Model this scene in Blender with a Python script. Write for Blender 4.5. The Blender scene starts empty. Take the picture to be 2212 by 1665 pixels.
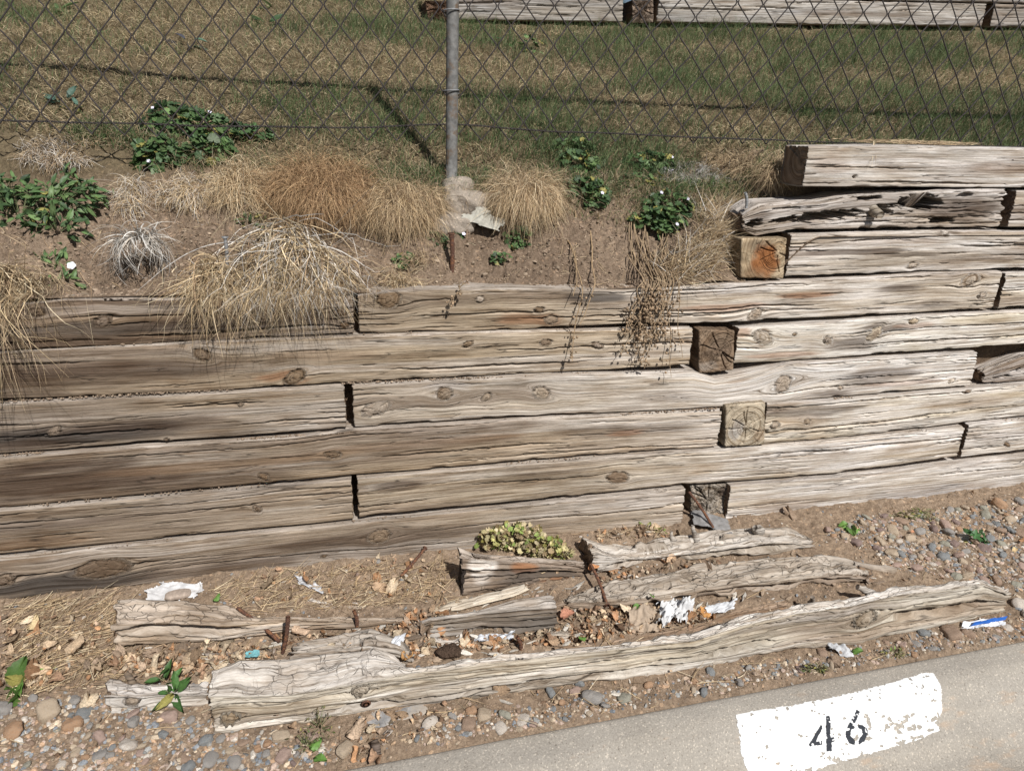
import bpy, math, random
import numpy as np
from mathutils import Matrix, Vector

# ------------------------------------------------------------------ camera, world, sun, exposure
scene = bpy.context.scene
COL = scene.collection
FPX = 1550.0                       # focal length in units of a 2212 x 1665 frame
def cam_axes(p, fx, ux):
    fz = -math.sin(p); fy = math.sqrt(1-fx*fx-fz*fz)
    a = 1+(fz/fy)**2; b = 2*fx*ux*fz/fy**2; c = (fx*ux/fy)**2-(1-ux*ux)
    uz = (-b+math.sqrt(b*b-4*a*c))/(2*a); uy = (-fx*ux-fz*uz)/fy
    F = np.array([fx, fy, fz]); U = np.array([ux, uy, uz]); return np.cross(F, U), U, F
CR, CU, CF = cam_axes(math.radians(20), .236, .0575)
cd = bpy.data.cameras.new('camera'); co = bpy.data.objects.new('camera', cd); COL.objects.link(co)
co.matrix_world = Matrix(((CR[0], CU[0], -CF[0], 0), (CR[1], CU[1], -CF[1], 0), (CR[2], CU[2], -CF[2], 0), (0, 0, 0, 1)))
cd.sensor_width = 36; cd.lens = 36*FPX/2212; cd.clip_start = .05; cd.clip_end = 1000
scene.camera = co
SUNV = np.array([-.170, .667, -.727]); SUNV /= np.linalg.norm(SUNV)
w = bpy.data.worlds.new('World'); scene.world = w; w.use_nodes = True
nt = w.node_tree; bg = nt.nodes['Background']; sky = nt.nodes.new('ShaderNodeTexSky'); sky.sky_type = 'NISHITA'
sky.sun_disc = False; sky.sun_elevation = math.asin(-SUNV[2]); sky.sun_rotation = math.atan2(-SUNV[0], -SUNV[1])
nt.links.new(sky.outputs[0], bg.inputs[0]); bg.inputs[1].default_value = .05
sl = bpy.data.lights.new('sun', 'SUN'); sl.energy = 5.0; sl.angle = math.radians(.5); sl.color = (1, .98, .955)
so = bpy.data.objects.new('sun', sl); COL.objects.link(so)
so.rotation_euler = Vector(SUNV).to_track_quat('-Z', 'Y').to_euler()
scene.view_settings.view_transform = 'Standard'; scene.view_settings.look = 'None'
scene.view_settings.exposure = .05; scene.view_settings.gamma = 1

# ------------------------------------------------------------------ helpers: picture <-> place
def ray(px, py): return CF+CR*((px-1106)/FPX)+CU*((832.5-py)/FPX)
def onY(px, py, Y):                      # point of the vertical plane y = Y seen at (px, py)
    d = ray(px, py); return d*(Y/d[1])
def proj(P):
    P = np.asarray(P); z = P@CF
    return 1106+FPX*(P@CR)/z, 832.5-FPX*(P@CU)/z
rng = np.random.default_rng(7); random.seed(7)
_T = rng.random((256, 256))
def vn(x, y, s=0):                       # value noise, 0..1
    x = np.asarray(x, float)+s*17.31; y = np.asarray(y, float)+s*7.77
    xi = np.floor(x); yi = np.floor(y); fx = x-xi; fy = y-yi
    fx = fx*fx*(3-2*fx); fy = fy*fy*(3-2*fy)
    a = xi.astype(np.int64) & 255; b = yi.astype(np.int64) & 255; a1 = (a+1) & 255; b1 = (b+1) & 255
    return (_T[a, b]*(1-fx)+_T[a1, b]*fx)*(1-fy)+(_T[a, b1]*(1-fx)+_T[a1, b1]*fx)*fy
def fbm(x, y, s=0, o=4, g=.5):
    r = 0; a = 1; t = 0
    for i in range(o):
        r = r+a*vn(x, y, s+i*3.7); t += a; a *= g; x = x*2.03; y = y*2.03
    return r/t
def sst(a, b, x): t = np.clip((x-a)/(b-a), 0, 1); return t*t*(3-2*t)

def tag(o, label=None, cat=None, group=None, kind=None):
    if label: o['label'] = label
    if cat: o['category'] = cat
    if group: o['group'] = group
    if kind: o['kind'] = kind
    return o
def empty(name, loc, label, cat, group=None):
    o = bpy.data.objects.new(name, None); COL.objects.link(o); o.location = loc; o.empty_display_size = .05
    return tag(o, label, cat, group)
def mesh_np(name, V, F4=None, F3=None, mat=None, parent=None, smooth=True, attrs=None, shift=True):
    V = np.asarray(V, np.float32)
    org = np.array([0, 0, 0], np.float32)
    if parent is not None: org = np.array(parent.location, np.float32)
    elif shift: org = np.array([(V[:, 0].min()+V[:, 0].max())/2, (V[:, 1].min()+V[:, 1].max())/2, V[:, 2].min()], np.float32)
    V = V-org
    me = bpy.data.meshes.new(name)
    F4 = np.zeros((0, 4), int) if F4 is None or len(F4) == 0 else np.asarray(F4)
    F3 = np.zeros((0, 3), int) if F3 is None or len(F3) == 0 else np.asarray(F3)
    me.vertices.add(len(V)); me.vertices.foreach_set('co', V.ravel())
    nl = F4.size+F3.size; me.loops.add(nl)
    me.loops.foreach_set('vertex_index', np.concatenate([F4.ravel(), F3.ravel()]).astype(np.int32))
    st = np.concatenate([np.arange(len(F4))*4, F4.size+np.arange(len(F3))*3]).astype(np.int32)
    me.polygons.add(len(st)); me.polygons.foreach_set('loop_start', st)
    me.update(calc_edges=True)
    me.polygons.foreach_set('use_smooth', np.full(len(st), smooth))
    for k, a in (attrs or {}).items():
        a = np.asarray(a, np.float32)
        if a.shape[1] == 3 and k != 'col':
            at = me.attributes.new(k, 'FLOAT_VECTOR', 'POINT'); at.data.foreach_set('vector', a.ravel())
        else:
            if a.shape[1] == 3: a = np.concatenate([a, np.ones((len(a), 1), np.float32)], 1)
            at = me.attributes.new(k, 'FLOAT_COLOR', 'POINT'); at.data.foreach_set('color', a.ravel())
    me.validate(verbose=False)
    if mat: me.materials.append(mat)
    o = bpy.data.objects.new(name, me); COL.objects.link(o)
    if parent is not None: o.parent = parent
    else: o.location = org
    return o
def gridF(nu, ns, wrap=False, off=0):
    a = np.arange(nu-1)[:, None]*ns; b = np.arange(ns if wrap else ns-1)[None, :]; b1 = (b+1) % ns
    return (np.stack([a+b, a+ns+b, a+ns+b1, a+b1], -1).reshape(-1, 4))+off

# ------------------------------------------------------------------ materials
def newmat(name):
    m = bpy.data.materials.new(name); m.use_nodes = True; return m, m.node_tree, m.node_tree.nodes['Principled BSDF']
def N(nt, t, **k):
    n = nt.nodes.new(t)
    for a, b in k.items():
        if a.startswith('i_'): n.inputs[int(a[2:])].default_value = b
        else: setattr(n, a, b)
    return n
def lk(nt, a, b): nt.links.new(a, b)
def vmul(nt, src, v):
    n = N(nt, 'ShaderNodeVectorMath', operation='MULTIPLY'); lk(nt, src, n.inputs[0]); n.inputs[1].default_value = v; return n.outputs[0]
def noise(nt, vec, scale, detail=3, rough=.55, dist=0):
    n = N(nt, 'ShaderNodeTexNoise'); n.inputs['Scale'].default_value = scale; n.inputs['Detail'].default_value = detail
    n.inputs['Roughness'].default_value = rough; n.inputs['Distortion'].default_value = dist
    if vec is not None: lk(nt, vec, n.inputs['Vector'])
    return n.outputs['Fac']
def ramp(nt, fac, stops):
    n = N(nt, 'ShaderNodeValToRGB'); e = n.color_ramp.elements
    while len(e) < len(stops): e.new(.5)
    for i, (p, c) in enumerate(stops):
        e[i].position = p; e[i].color = (*c, 1) if len(c) == 3 else c
    lk(nt, fac, n.inputs[0]); return n.outputs[0]
def mapr(nt, v, a, b, c, d):
    n = N(nt, 'ShaderNodeMapRange'); lk(nt, v, n.inputs[0])
    for i, x in enumerate((a, b, c, d)): n.inputs[i+1].default_value = x
    return n.outputs[0]
def mth(nt, op, a, b=None):
    n = N(nt, 'ShaderNodeMath', operation=op)
    for i, x in enumerate((a, b)):
        if x is None: continue
        if isinstance(x, (int, float)): n.inputs[i].default_value = x
        else: lk(nt, x, n.inputs[i])
    return n.outputs[0]
def mixc(nt, fac, a, b, mode='MIX'):
    n = N(nt, 'ShaderNodeMix', data_type='RGBA', blend_type=mode)
    if isinstance(fac, (int, float)): n.inputs[0].default_value = fac
    else: lk(nt, fac, n.inputs[0])
    for i, x in ((6, a), (7, b)):
        if isinstance(x, tuple): n.inputs[i].default_value = (*x[:3], 1)
        else: lk(nt, x, n.inputs[i])
    return n.outputs[2]
def bump(nt, b, h, dist, strength=1.0, prev=None):
    n = N(nt, 'ShaderNodeBump'); n.inputs['Distance'].default_value = dist; n.inputs['Strength'].default_value = strength
    lk(nt, h, n.inputs['Height'])
    if prev is not None: lk(nt, prev, n.inputs['Normal'])
    return n.outputs['Normal']
def make_wood():
    m, nt, b = newmat('weathered_wood')
    gc = N(nt, 'ShaderNodeAttribute', attribute_name='gc').outputs['Vector']
    wc = N(nt, 'ShaderNodeAttribute', attribute_name='col').outputs['Color']
    mk = N(nt, 'ShaderNodeAttribute', attribute_name='mk').outputs['Vector']
    sp = N(nt, 'ShaderNodeSeparateXYZ'); lk(nt, mk, sp.inputs[0])
    f1 = noise(nt, vmul(nt, gc, (3.5, 210, 1)), 1, 5, .74)        # fine fibre lines
    f2 = noise(nt, vmul(nt, gc, (1.6, 130, 1)), 1, 3, .6)       # growth ring bands
    f3 = noise(nt, vmul(nt, gc, (5, 22, 1)), 1, 3, .6)         # broad tone
    f4 = noise(nt, vmul(nt, gc, (60, 700, 1)), 1, 2, .7)
    g1 = mapr(nt, f1, .34, .66, .0, 1.0); g2 = mapr(nt, f2, .32, .68, 0, 1)
    c = ramp(nt, g1, [(0, (.26, .22, .18)), (.22, (.68, .64, .60)), (.5, (.97, .96, .95)), (1, (1.22, 1.21, 1.20))])
    c2 = ramp(nt, g2, [(0, (.76, .69, .61)), (.4, (.99, .97, .95)), (1, (1.08, 1.08, 1.08))])
    c3 = ramp(nt, f3, [(.25, (.70, .63, .56)), (.5, (1, 1, 1)), (.75, (1.22, 1.23, 1.26))])
    c4 = ramp(nt, f4, [(.3, (.85, .84, .83)), (.6, (1.06, 1.06, 1.06))])
    col = mixc(nt, 1, mixc(nt, 1, mixc(nt, 1, wc, c, 'MULTIPLY'), c2, 'MULTIPLY'), mixc(nt, 1, c3, c4, 'MULTIPLY'), 'MULTIPLY')
    # weather checking: short splits across and along the grain where the mask is set
    vo = N(nt, 'ShaderNodeTexVoronoi', feature='DISTANCE_TO_EDGE'); vo.inputs['Scale'].default_value = 1
    wv = N(nt, 'ShaderNodeVectorMath', operation='ADD')
    nz = N(nt, 'ShaderNodeTexNoise'); nz.inputs['Scale'].default_value = 60; lk(nt, gc, nz.inputs['Vector'])
    lk(nt, vmul(nt, gc, (26, 75, 1)), wv.inputs[0]); lk(nt, vmul(nt, nz.outputs['Color'], (.8, .8, 0)), wv.inputs[1])
    lk(nt, wv.outputs[0], vo.inputs['Vector'])
    ck = mapr(nt, vo.outputs['Distance'], .0, .05, 1, 0)
    gate = mapr(nt, noise(nt, vmul(nt, gc, (14, 30, 1)), 1, 2), .42, .6, 0, 1)
    ck = mth(nt, 'MULTIPLY', mth(nt, 'MULTIPLY', ck, gate), sp.outputs[2])
    col = mixc(nt, mth(nt, 'MULTIPLY', ck, .55), col, (.10, .075, .055))
    hl = noise(nt, vmul(nt, gc, (2.4, 62, 1)), 1, 2, .45); hl = mth(nt, 'ABSOLUTE', mth(nt, 'SUBTRACT', hl, .5)); hm = noise(nt, vmul(nt, gc, (3.5, 14, 1)), 1, 2, .5)
    hair = mth(nt, 'MULTIPLY', mapr(nt, hl, .0, .011, 1, 0), mapr(nt, hm, .50, .58, 0, 1)); hair = mth(nt, 'MULTIPLY', hair, mth(nt, 'SUBTRACT', 1.0, sp.outputs[1]))
    col = mixc(nt, mth(nt, 'MULTIPLY', hair, .72), col, (.055, .042, .032))
    lk(nt, col, b.inputs['Base Color'])
    b.inputs['Roughness'].default_value = .88; b.inputs['Specular IOR Level'].default_value = .2
    n1 = bump(nt, b, f1, .0022, .9); n2 = bump(nt, b, f2, .0035, .7, n1)
    inv = mth(nt, 'SUBTRACT', 1.0, mth(nt, 'MAXIMUM', ck, hair)); n3 = bump(nt, b, inv, .004, 1, n2)
    lk(nt, n3, b.inputs['Normal']); return m
M_WOOD = make_wood()
def make_attr(name, rough=.7, trans=0, nscale=60, amp=.25, spec=.25, bumpd=0):
    m, nt, b = newmat(name)
    c = N(nt, 'ShaderNodeAttribute', attribute_name='col').outputs['Color']
    tc = N(nt, 'ShaderNodeTexCoord').outputs['Object']
    f = noise(nt, tc, nscale, 3)
    col = mixc(nt, 1, c, ramp(nt, f, [(.3, (1-amp,)*3), (.7, (1+amp,)*3)]), 'MULTIPLY')
    lk(nt, col, b.inputs['Base Color']); b.inputs['Roughness'].default_value = rough; b.inputs['Specular IOR Level'].default_value = spec
    if bumpd: lk(nt, bump(nt, b, f, bumpd), b.inputs['Normal'])
    if trans:
        t = N(nt, 'ShaderNodeBsdfTranslucent'); lk(nt, col, t.inputs[0]); mx = N(nt, 'ShaderNodeMixShader'); mx.inputs[0].default_value = trans
        lk(nt, b.outputs[0], mx.inputs[1]); lk(nt, t.outputs[0], mx.inputs[2]); lk(nt, mx.outputs[0], nt.nodes['Material Output'].inputs[0])
    return m
M_GRASS = make_attr('grass_blades', .6, .25, 40, .15)
M_STRAW = make_attr('dry_stalks', .65, .2, 90, .3)
M_LEAF = make_attr('green_leaves', .5, .25, 180, .22, .35)
M_DEAD = make_attr('dead_leaves', .85, .15, 220, .4, .15)
M_PAPER = make_attr('paper', .85, .1, 45, .2, .15, .002)
def make_soil():
    m, nt, b = newmat('soil')
    c = N(nt, 'ShaderNodeAttribute', attribute_name='col').outputs['Color']
    tc = N(nt, 'ShaderNodeTexCoord').outputs['Object']
    f = noise(nt, tc, 55, 6, .7); g = noise(nt, tc, 260, 3, .6); h = noise(nt, tc, 9, 3, .5)
    v = N(nt, 'ShaderNodeTexVoronoi'); v.inputs['Scale'].default_value = 120; lk(nt, tc, v.inputs['Vector'])
    sp = ramp(nt, v.outputs['Color'], [(.0, (.75, .72, .70)), (.8, (1, 1, 1)), (.93, (1.5, 1.4, 1.3))])
    col = mixc(nt, 1, c, ramp(nt, f, [(.3, (.68, .66, .64)), (.7, (1.3, 1.28, 1.25))]), 'MULTIPLY')
    col = mixc(nt, 1, col, ramp(nt, g, [(.3, (.82, .82, .82)), (.7, (1.18, 1.18, 1.18))]), 'MULTIPLY')
    col = mixc(nt, 1, col, ramp(nt, h, [(.3, (.85, .84, .84)), (.7, (1.12, 1.12, 1.12))]), 'MULTIPLY')
    col = mixc(nt, 1, col, sp, 'MULTIPLY')
    lk(nt, col, b.inputs['Base Color']); b.inputs['Roughness'].default_value = .95; b.inputs['Specular IOR Level'].default_value = .1
    lk(nt, bump(nt, b, g, .003, .8, bump(nt, b, f, .012, .8)), b.inputs['Normal']); return m
M_SOIL = make_soil()
def make_concrete(name, base, k=1):
    m, nt, b = newmat(name)
    tc = N(nt, 'ShaderNodeTexCoord').outputs['Object']
    v = N(nt, 'ShaderNodeTexVoronoi'); v.inputs['Scale'].default_value = 260*k; lk(nt, tc, v.inputs['Vector'])
    sp = ramp(nt, v.outputs['Color'], [(0, (.55, .52, .50)), (.18, (.92, .92, .92)), (.75, (1, 1, 1)), (.9, (1.45, 1.42, 1.38))])
    f = noise(nt, tc, 3.5, 5, .6); g = noise(nt, tc, 190, 3, .7); st = noise(nt, vmul(nt, tc, (1.2, 9, 9)), 1.6, 4)
    col = mixc(nt, 1, (*base,), sp, 'MULTIPLY')
    col = mixc(nt, 1, col, ramp(nt, f, [(.3, (.86, .85, .84)), (.7, (1.1, 1.1, 1.1))]), 'MULTIPLY')
    col = mixc(nt, 1, col, ramp(nt, g, [(.3, (.84, .84, .84)), (.7, (1.14, 1.14, 1.14))]), 'MULTIPLY')
    rs = mapr(nt, noise(nt, vmul(nt, tc, (2.5, 7, 7)), 1.7, 4, .65), .60, .72, 0, .38)
    col = mixc(nt, rs, col, (.52, .33, .19)); col = mixc(nt, 1, col, ramp(nt, st, [(.3, (.92, .92, .93)), (.7, (1.06, 1.05, 1.04))]), 'MULTIPLY')
    lk(nt, col, b.inputs['Base Color']); b.inputs['Roughness'].default_value = .92; b.inputs['Specular IOR Level'].default_value = .15
    lk(nt, bump(nt, b, g, .0025, .9), b.inputs['Normal']); return m
M_KERB = make_concrete('kerb_concrete', (.36, .328, .28))
M_FOOT = make_concrete('footing_concrete', (.34, .29, .235), .6)
def make_plain(name, base, rough=.7, metal=0, ns=80, amp=.3, spec=.3, bd=.001, c2=None, t2=(.5, .62)):
    m, nt, b = newmat(name)
    tc = N(nt, 'ShaderNodeTexCoord').outputs['Object']; f = noise(nt, tc, ns, 4, .6)
    col = mixc(nt, 1, (*base,), ramp(nt, f, [(.3, (1-amp,)*3), (.7, (1+amp,)*3)]), 'MULTIPLY')
    if c2: col = mixc(nt, mapr(nt, noise(nt, tc, ns*.35, 4, .65), t2[0], t2[1], 0, 1), col, (*c2,))
    lk(nt, col, b.inputs['Base Color']); b.inputs['Roughness'].default_value = rough; b.inputs['Metallic'].default_value = metal
    b.inputs['Specular IOR Level'].default_value = spec
    if bd: lk(nt, bump(nt, b, f, bd), b.inputs['Normal'])
    return m
M_RUST = make_plain('rusty_iron', (.105, .055, .038), .85, 0, 260, .5, .2, .003, (.22, .10, .05))
M_WIRE = make_plain('rusty_wire', (.05, .042, .040), .75, .1, 120, .4, .3, 0)
M_POST = make_plain('galvanised_pipe', (.17, .165, .155), .65, .1, 60, .35, .3, .0006, (.15, .105, .07), (.52, .64))
M_GALV = make_plain('grey_metal', (.27, .27, .27), .6, .3, 120, .3, .4, .001)
M_PAINT = make_plain('white_kerb_paint', (.74, .735, .715), .8, 0, 24, .12, .15, .0014, (.60, .575, .53), (.60, .74))
M_INK = make_plain('black_stencil_paint', (.035, .038, .045), .8, 0, 200, .35, .2, .0008)
M_PLAST = make_plain('clear_plastic', (.55, .56, .58), .15, 0, 60, .3, .6, .003)
STONE = {}
def stone(n, base, c2, ns=55):
    base = tuple(1.28*q_ for q_ in base); c2 = tuple(1.2*q_ for q_ in c2)
    STONE[n] = make_plain(n+'_stone', base, .9, 0, ns, .40, .12, .0022, c2, (.42, .60))
stone('grey', (.21, .205, .20), (.32, .28, .235)); stone('blue_grey', (.135, .155, .17), (.27, .25, .22)); stone('pink', (.30, .205, .17), (.36, .275, .22))
stone('tan', (.34, .26, .18), (.40, .33, .25)); stone('orange', (.33, .185, .10), (.32, .235, .165)); stone('white', (.50, .46, .41), (.38, .31, .24))
stone('purple', (.16, .115, .11), (.27, .20, .16)); stone('brown', (.25, .17, .12), (.31, .23, .17)); stone('green_grey', (.23, .225, .18), (.31, .28, .22))

# ------------------------------------------------------------------ terrain function
def fenceY(x): x = np.asarray(x, float); a = 2.78-.106*(x-.48); return 2.62+.10*np.logaddexp(0, (a-2.62)/.10)-.10*math.log(2)*np.exp(-((a-2.62)/.10)**2)*0-.02
def strip_z(x, y): return -1.612+.145*(y-1.49)+0*x
def bank_raw(x, y):
    x = np.asarray(x, float); y = np.asarray(y, float)
    r = sst(1.56, 1.82, x)
    yw = 2.405*(1-r)+2.53*r; zw = (-.548+.018*sst(.5, -.3, x))*(1-r)-.37*r; yw = yw-.015*sst(.5, -.3, x)
    bk = .20*sst(-.25, -.75, x)
    yl = (fenceY(x)+.05+.05*(fbm(x*3, y*0, 5)-.5)+bk)*(1-r)+2.62*r
    PL = lambda q_: -.195+.375*(q_-2.83)
    zl = PL(yl)*(1-r)-.062*r
    t = np.clip((y-yw)/(yl-yw), 0, 1)
    # notch at left where the lip has slumped
    s = .30*sst(0, .5, t)+.25*sst(.25, .8, t)+.45*sst(.5, 1.0, t)
    slope = .375; lawn_ = PL(y)*(1-r)+.02*np.logaddexp(PL(y)/.02, -.062/.02)*r
    z = np.where(y < yl, zw+(zl-zw)*s, np.maximum(lawn_, zl-.02*(1-r)))
    z = z+.13*np.exp(-((x-1.40)/.13)**2-((y-2.50)/.085)**2)
    z = z+.045*np.clip(x-1.2, 0, 5)*np.clip((y-3.1)/1.8, 0, 1)
    z = np.where(y > 5.4, PL(5.4)+.16*(y-5.4)*np.exp(-(y-5.4)/30), z)
    return z
def bank_z(x, y):
    z = bank_raw(x, y); k = sst(2.40, 2.47, y)*(1-sst(2.75, 2.95, y)*.6)
    w_ = (y+z)*.8; n = (fbm(x*7, w_*7, 2, 5, .6)-.5)*.12+(np.abs(fbm(x*22, w_*26, 9, 3)-.5))*-.10
    cl = (fbm(x*55, w_*60, 31, 3, .6)-.5)*.032
    return z+k*(n+cl)
def terr(x, y): return np.where(y < 2.36, strip_z(x, y), bank_z(x, y))
def hit(px, py, f=terr):
    d = ray(px, py); t = np.arange(1.2, 8, .004); X = d[0]*t; Y = d[1]*t; Z = d[2]*t
    i = np.argmax((Z < f(X, Y)) & (Y > 1.49))
    return np.array([X[i], Y[i], Z[i]])
def strip_hit(px, py): return hit(px, py, strip_z)

# ------------------------------------------------------------------ setting: ground, embankment, kerb, road
def heightfield(name, xs, ys, zf, cf, mat, label):
    X, Y = np.meshgrid(xs, ys, indexing='ij'); Z = zf(X, Y)
    V = np.stack([X, Y, Z], -1).reshape(-1, 3); C = cf(X, Y, Z).reshape(-1, 3)
    o = mesh_np(name, V, gridF(len(xs), len(ys)), None, mat, None, True, {'col': C}, False)
    return tag(o, label, None, None, 'structure')
def geo(a, b, n): return a*(b/a)**(np.arange(1, n+1)/n)
xs = np.concatenate([-1.7-geo(.05, 60, 28)[::-1], np.arange(-1.7, 4.3, .006), 4.3+geo(.05, 60, 28)])
ys = np.arange(1.485, 2.50, .006)
def strip_full(X, Y):
    k = sst(1.49, 1.53, Y)
    n = (fbm(X*7, Y*7, 4, 3)-.5)*.035+(fbm(X*40, Y*40, 14, 4, .6)-.5)*.020
    return strip_z(X, Y)+k*n-.012*(1-k)
def strip_col(X, Y, Z):
    a = fbm(X*3, Y*5, 61, 3)[..., None]; c = np.array([.245, .182, .128])*(1-a)+np.array([.34, .262, .19])*a
    return c*1.02
heightfield('ground', xs, ys, strip_full, strip_col, M_SOIL, 'bare brown soil strip between the kerb and the timber wall')
ysb = np.concatenate([np.arange(2.385, 3.05, .006), 3.05+geo(.01, 90, 90)])
def bank_col(X, Y, Z):
    a = fbm(X*4, Z*6, 21, 3)[..., None]; c = np.array([.185, .137, .098])*(1-a)+np.array([.29, .222, .162])*a
    lip = sst(2.85, 2.98, Y)[..., None]
    g = np.array([.15, .12, .075]); return c*(1-lip)+g*lip  # lawn soil darkened: shade in the gaps between blades put into its colour
heightfield('embankment', xs, ysb, bank_z, bank_col, M_SOIL, 'crumbling brown earth bank rising to the lawn above the wall')
X, Zg = np.meshgrid(np.linspace(-8, 12, 200), np.linspace(-1.6, -.56, 40), indexing='ij')
Vb = np.stack([X, 2.44+.02*(fbm(X*20, Zg*20, 3)-.5)+.0*X, Zg], -1).reshape(-1, 3)
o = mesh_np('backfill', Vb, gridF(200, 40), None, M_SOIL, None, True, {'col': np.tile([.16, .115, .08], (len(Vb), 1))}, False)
tag(o, 'packed dark earth showing in the gaps behind the timber courses', None, None, 'structure')

def kerbY(x): return 1.484+.0124*(x+.09)
KP = np.array([(.012, -1.68), (.0, -1.612), (-.004, -1.604), (-.012, -1.600), (-.05, -1.602), (-.085, -1.606), (-.115, -1.616), (-.14, -1.633),
               (-.165, -1.656), (-.20, -1.692), (-.235, -1.722), (-.265, -1.738), (-.31, -1.747), (-.45, -1.742), (-.62, -1.733)])
def dens(P, n):
    s = np.concatenate([[0], np.cumsum(np.linalg.norm(np.diff(P, axis=0), axis=1))]); t = np.linspace(0, s[-1], n)
    return np.stack([np.interp(t, s, P[:, i]) for i in range(P.shape[1])], -1), t
KD, KT = dens(KP, 260)
for _ in range(8): KD[3:-1] = (KD[2:-2]+KD[3:-1]*2+KD[4:])/4
def kerb_pt(x, t, off=0):
    y = np.interp(t, KT, KD[:, 0]); z = np.interp(t, KT, KD[:, 1])
    e = .002; dy = np.interp(t+e, KT, KD[:, 0])-np.interp(t-e, KT, KD[:, 0]); dz = np.interp(t+e, KT, KD[:, 1])-np.interp(t-e, KT, KD[:, 1])
    l = np.hypot(dy, dz)+1e-9; ny, nz = dz/l, -dy/l
    s = np.where(nz < 0, -1, 1); w_ = .0022*(fbm(x*6, t*14, 77, 3)-.5)+off
    return np.stack([x+0*t, kerbY(x)+y+ny*s*w_, z+nz*s*w_], -1)
xk = np.concatenate([-1.2-geo(.1, 60, 20)[::-1], np.arange(-1.2, 3.2, .02), 3.2+geo(.1, 60, 20)])
X, T_ = np.meshgrid(xk, np.linspace(0, KT[-1], 90), indexing='ij')
kerb = mesh_np('kerb', kerb_pt(X, T_).reshape(-1, 3), gridF(len(xk), 90), None, M_KERB, None, True, None, False)
tag(kerb, 'pale speckled concrete kerb with rounded edge and painted house number', None, None, 'structure')
xr_ = np.array([-60, -20, -6, 0, 6, 20, 60]); yr_ = np.array([-60, -20, -6, -2, 0, .5, .89])
X, Y = np.meshgrid(xr_, yr_, indexing='ij'); M_ROAD = make_concrete('road_asphalt', (.06, .06, .062), .5)
o = mesh_np('road', np.stack([X, Y, -1.742+0*X-.004], -1).reshape(-1, 3), gridF(7, 7), None, M_ROAD, None, True, None, False)
tag(o, 'dark asphalt road in front of the kerb', None, None, 'structure')
# painted panel and stencilled digits on the kerb
def pip(px, py, poly):
    c = np.zeros(px.shape, bool); n = len(poly)
    for i in range(n):
        x1, y1 = poly[i]; x2, y2 = poly[(i+1) % n]
        if y1 == y2: continue
        k = ((y1 > py) != (y2 > py)) & (px < (x2-x1)*(py-y1)/(y2-y1)+x1); c ^= k
    return c
def kerb_decal(name, polys, x0, x1, t0, t1, off, mat, step, erode, label):
    xa = np.arange(x0, x1, step); ta = np.arange(t0, t1, step); X, T_ = np.meshgrid(xa, ta, indexing='ij')
    P = kerb_pt(X, T_, off); px, py = proj(P)
    jx = (fbm(X*90, T_*90, 3, 3)-.5)*10; jy = (fbm(X*90, T_*90, 8, 3)-.5)*10
    ins = np.zeros(px.shape, bool)
    for pl in polys: ins |= pip(px+jx*erode[1], py+jy*erode[1], pl)
    ins &= erode[0](X, T_, px, py)
    F = gridF(len(xa), len(ta)); k = ins.ravel(); F = F[k[F].all(1)]
    used = np.unique(F); mp = np.full(k.size, -1); mp[used] = np.arange(len(used))
    o = mesh_np(name, P.reshape(-1, 3)[used], mp[F], None, mat, kerb, True); tag(o, label)
PANEL = [(1588, 1541), (1700, 1524), (1800, 1504), (1900, 1480), (1990, 1453), (2016, 1452), (2034, 1478), (2036, 1540), (2020, 1560), (2032, 1575), (1990, 1596), (1900, 1622), (1800, 1650), (1745, 1668), (1700, 1720), (1640, 1720), (1604, 1640)]
def flake(X, T_, px, py):
    a = fbm(X*55, T_*80, 41, 4, .6); b_ = fbm(X*10, T_*200, 43, 3)
    sx = px-(py-1560)*-.15
    scar = np.exp(-((py-(1590-.16*(px-1800)))/22)**2)*np.exp(-((px-1930)/95)**2)
    low = sst(-60, 25, py-(1700-(px-1600)*.26))
    edge = sst(1950, 2040, px)*.10
    return a > .235+.20*scar+.20*low*b_+edge*b_
kerb_decal('painted_panel', [PANEL], .95, 1.95, .02, .42, .0012, M_PAINT, .0022, (flake, .6), 'white brushed paint panel with flaking edges')
D4a = [(1751, 1603), (1785, 1549), (1797, 1546), (1801, 1560), (1775, 1598), (1798, 1594), (1797, 1607), (1752, 1612)]
S4 = .576; q = lambda x, y: ((2840+x/1.665)*S4, (1891+y/1.665)*S4)
D4 = [[q(322, 1497), q(395, 1372), q(407, 1376), q(408, 1398), q(368, 1478), q(408, 1472), q(408, 1500), q(328, 1510)],
      [q(429, 1318), q(457, 1312), q(460, 1450), q(484, 1450), q(484, 1482), q(466, 1484), q(467, 1540), q(432, 1541)]]
D6 = [[q(556, 1400), q(622, 1276), q(644, 1292), q(600, 1392)],
      [q(553, 1412), q(590, 1402), q(583, 1440), q(612, 1470), q(610, 1504), q(575, 1490), q(553, 1450)],
      [q(575, 1385), q(610, 1376), q(612, 1400), q(578, 1408)], [q(630, 1376), q(650, 1372), q(690, 1395), q(692, 1430), q(672, 1478), q(636, 1500), q(632, 1470), q(660, 1430), q(650, 1404), q(632, 1398)]]
inkf = lambda X, T_, px, py: fbm(X*120, T_*120, 51, 3) > .27
kerb_decal('stencil_digit', D4, 1.1, 1.5, .02, .42, .0024, M_INK, .0014, (inkf, .22), 'black stencilled digit four')
kerb_decal('stencil_digit', D6, 1.1, 1.6, .02, .42, .0024, M_INK, .0014, (inkf, .22), 'black stencilled digit six with worn middle')

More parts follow.
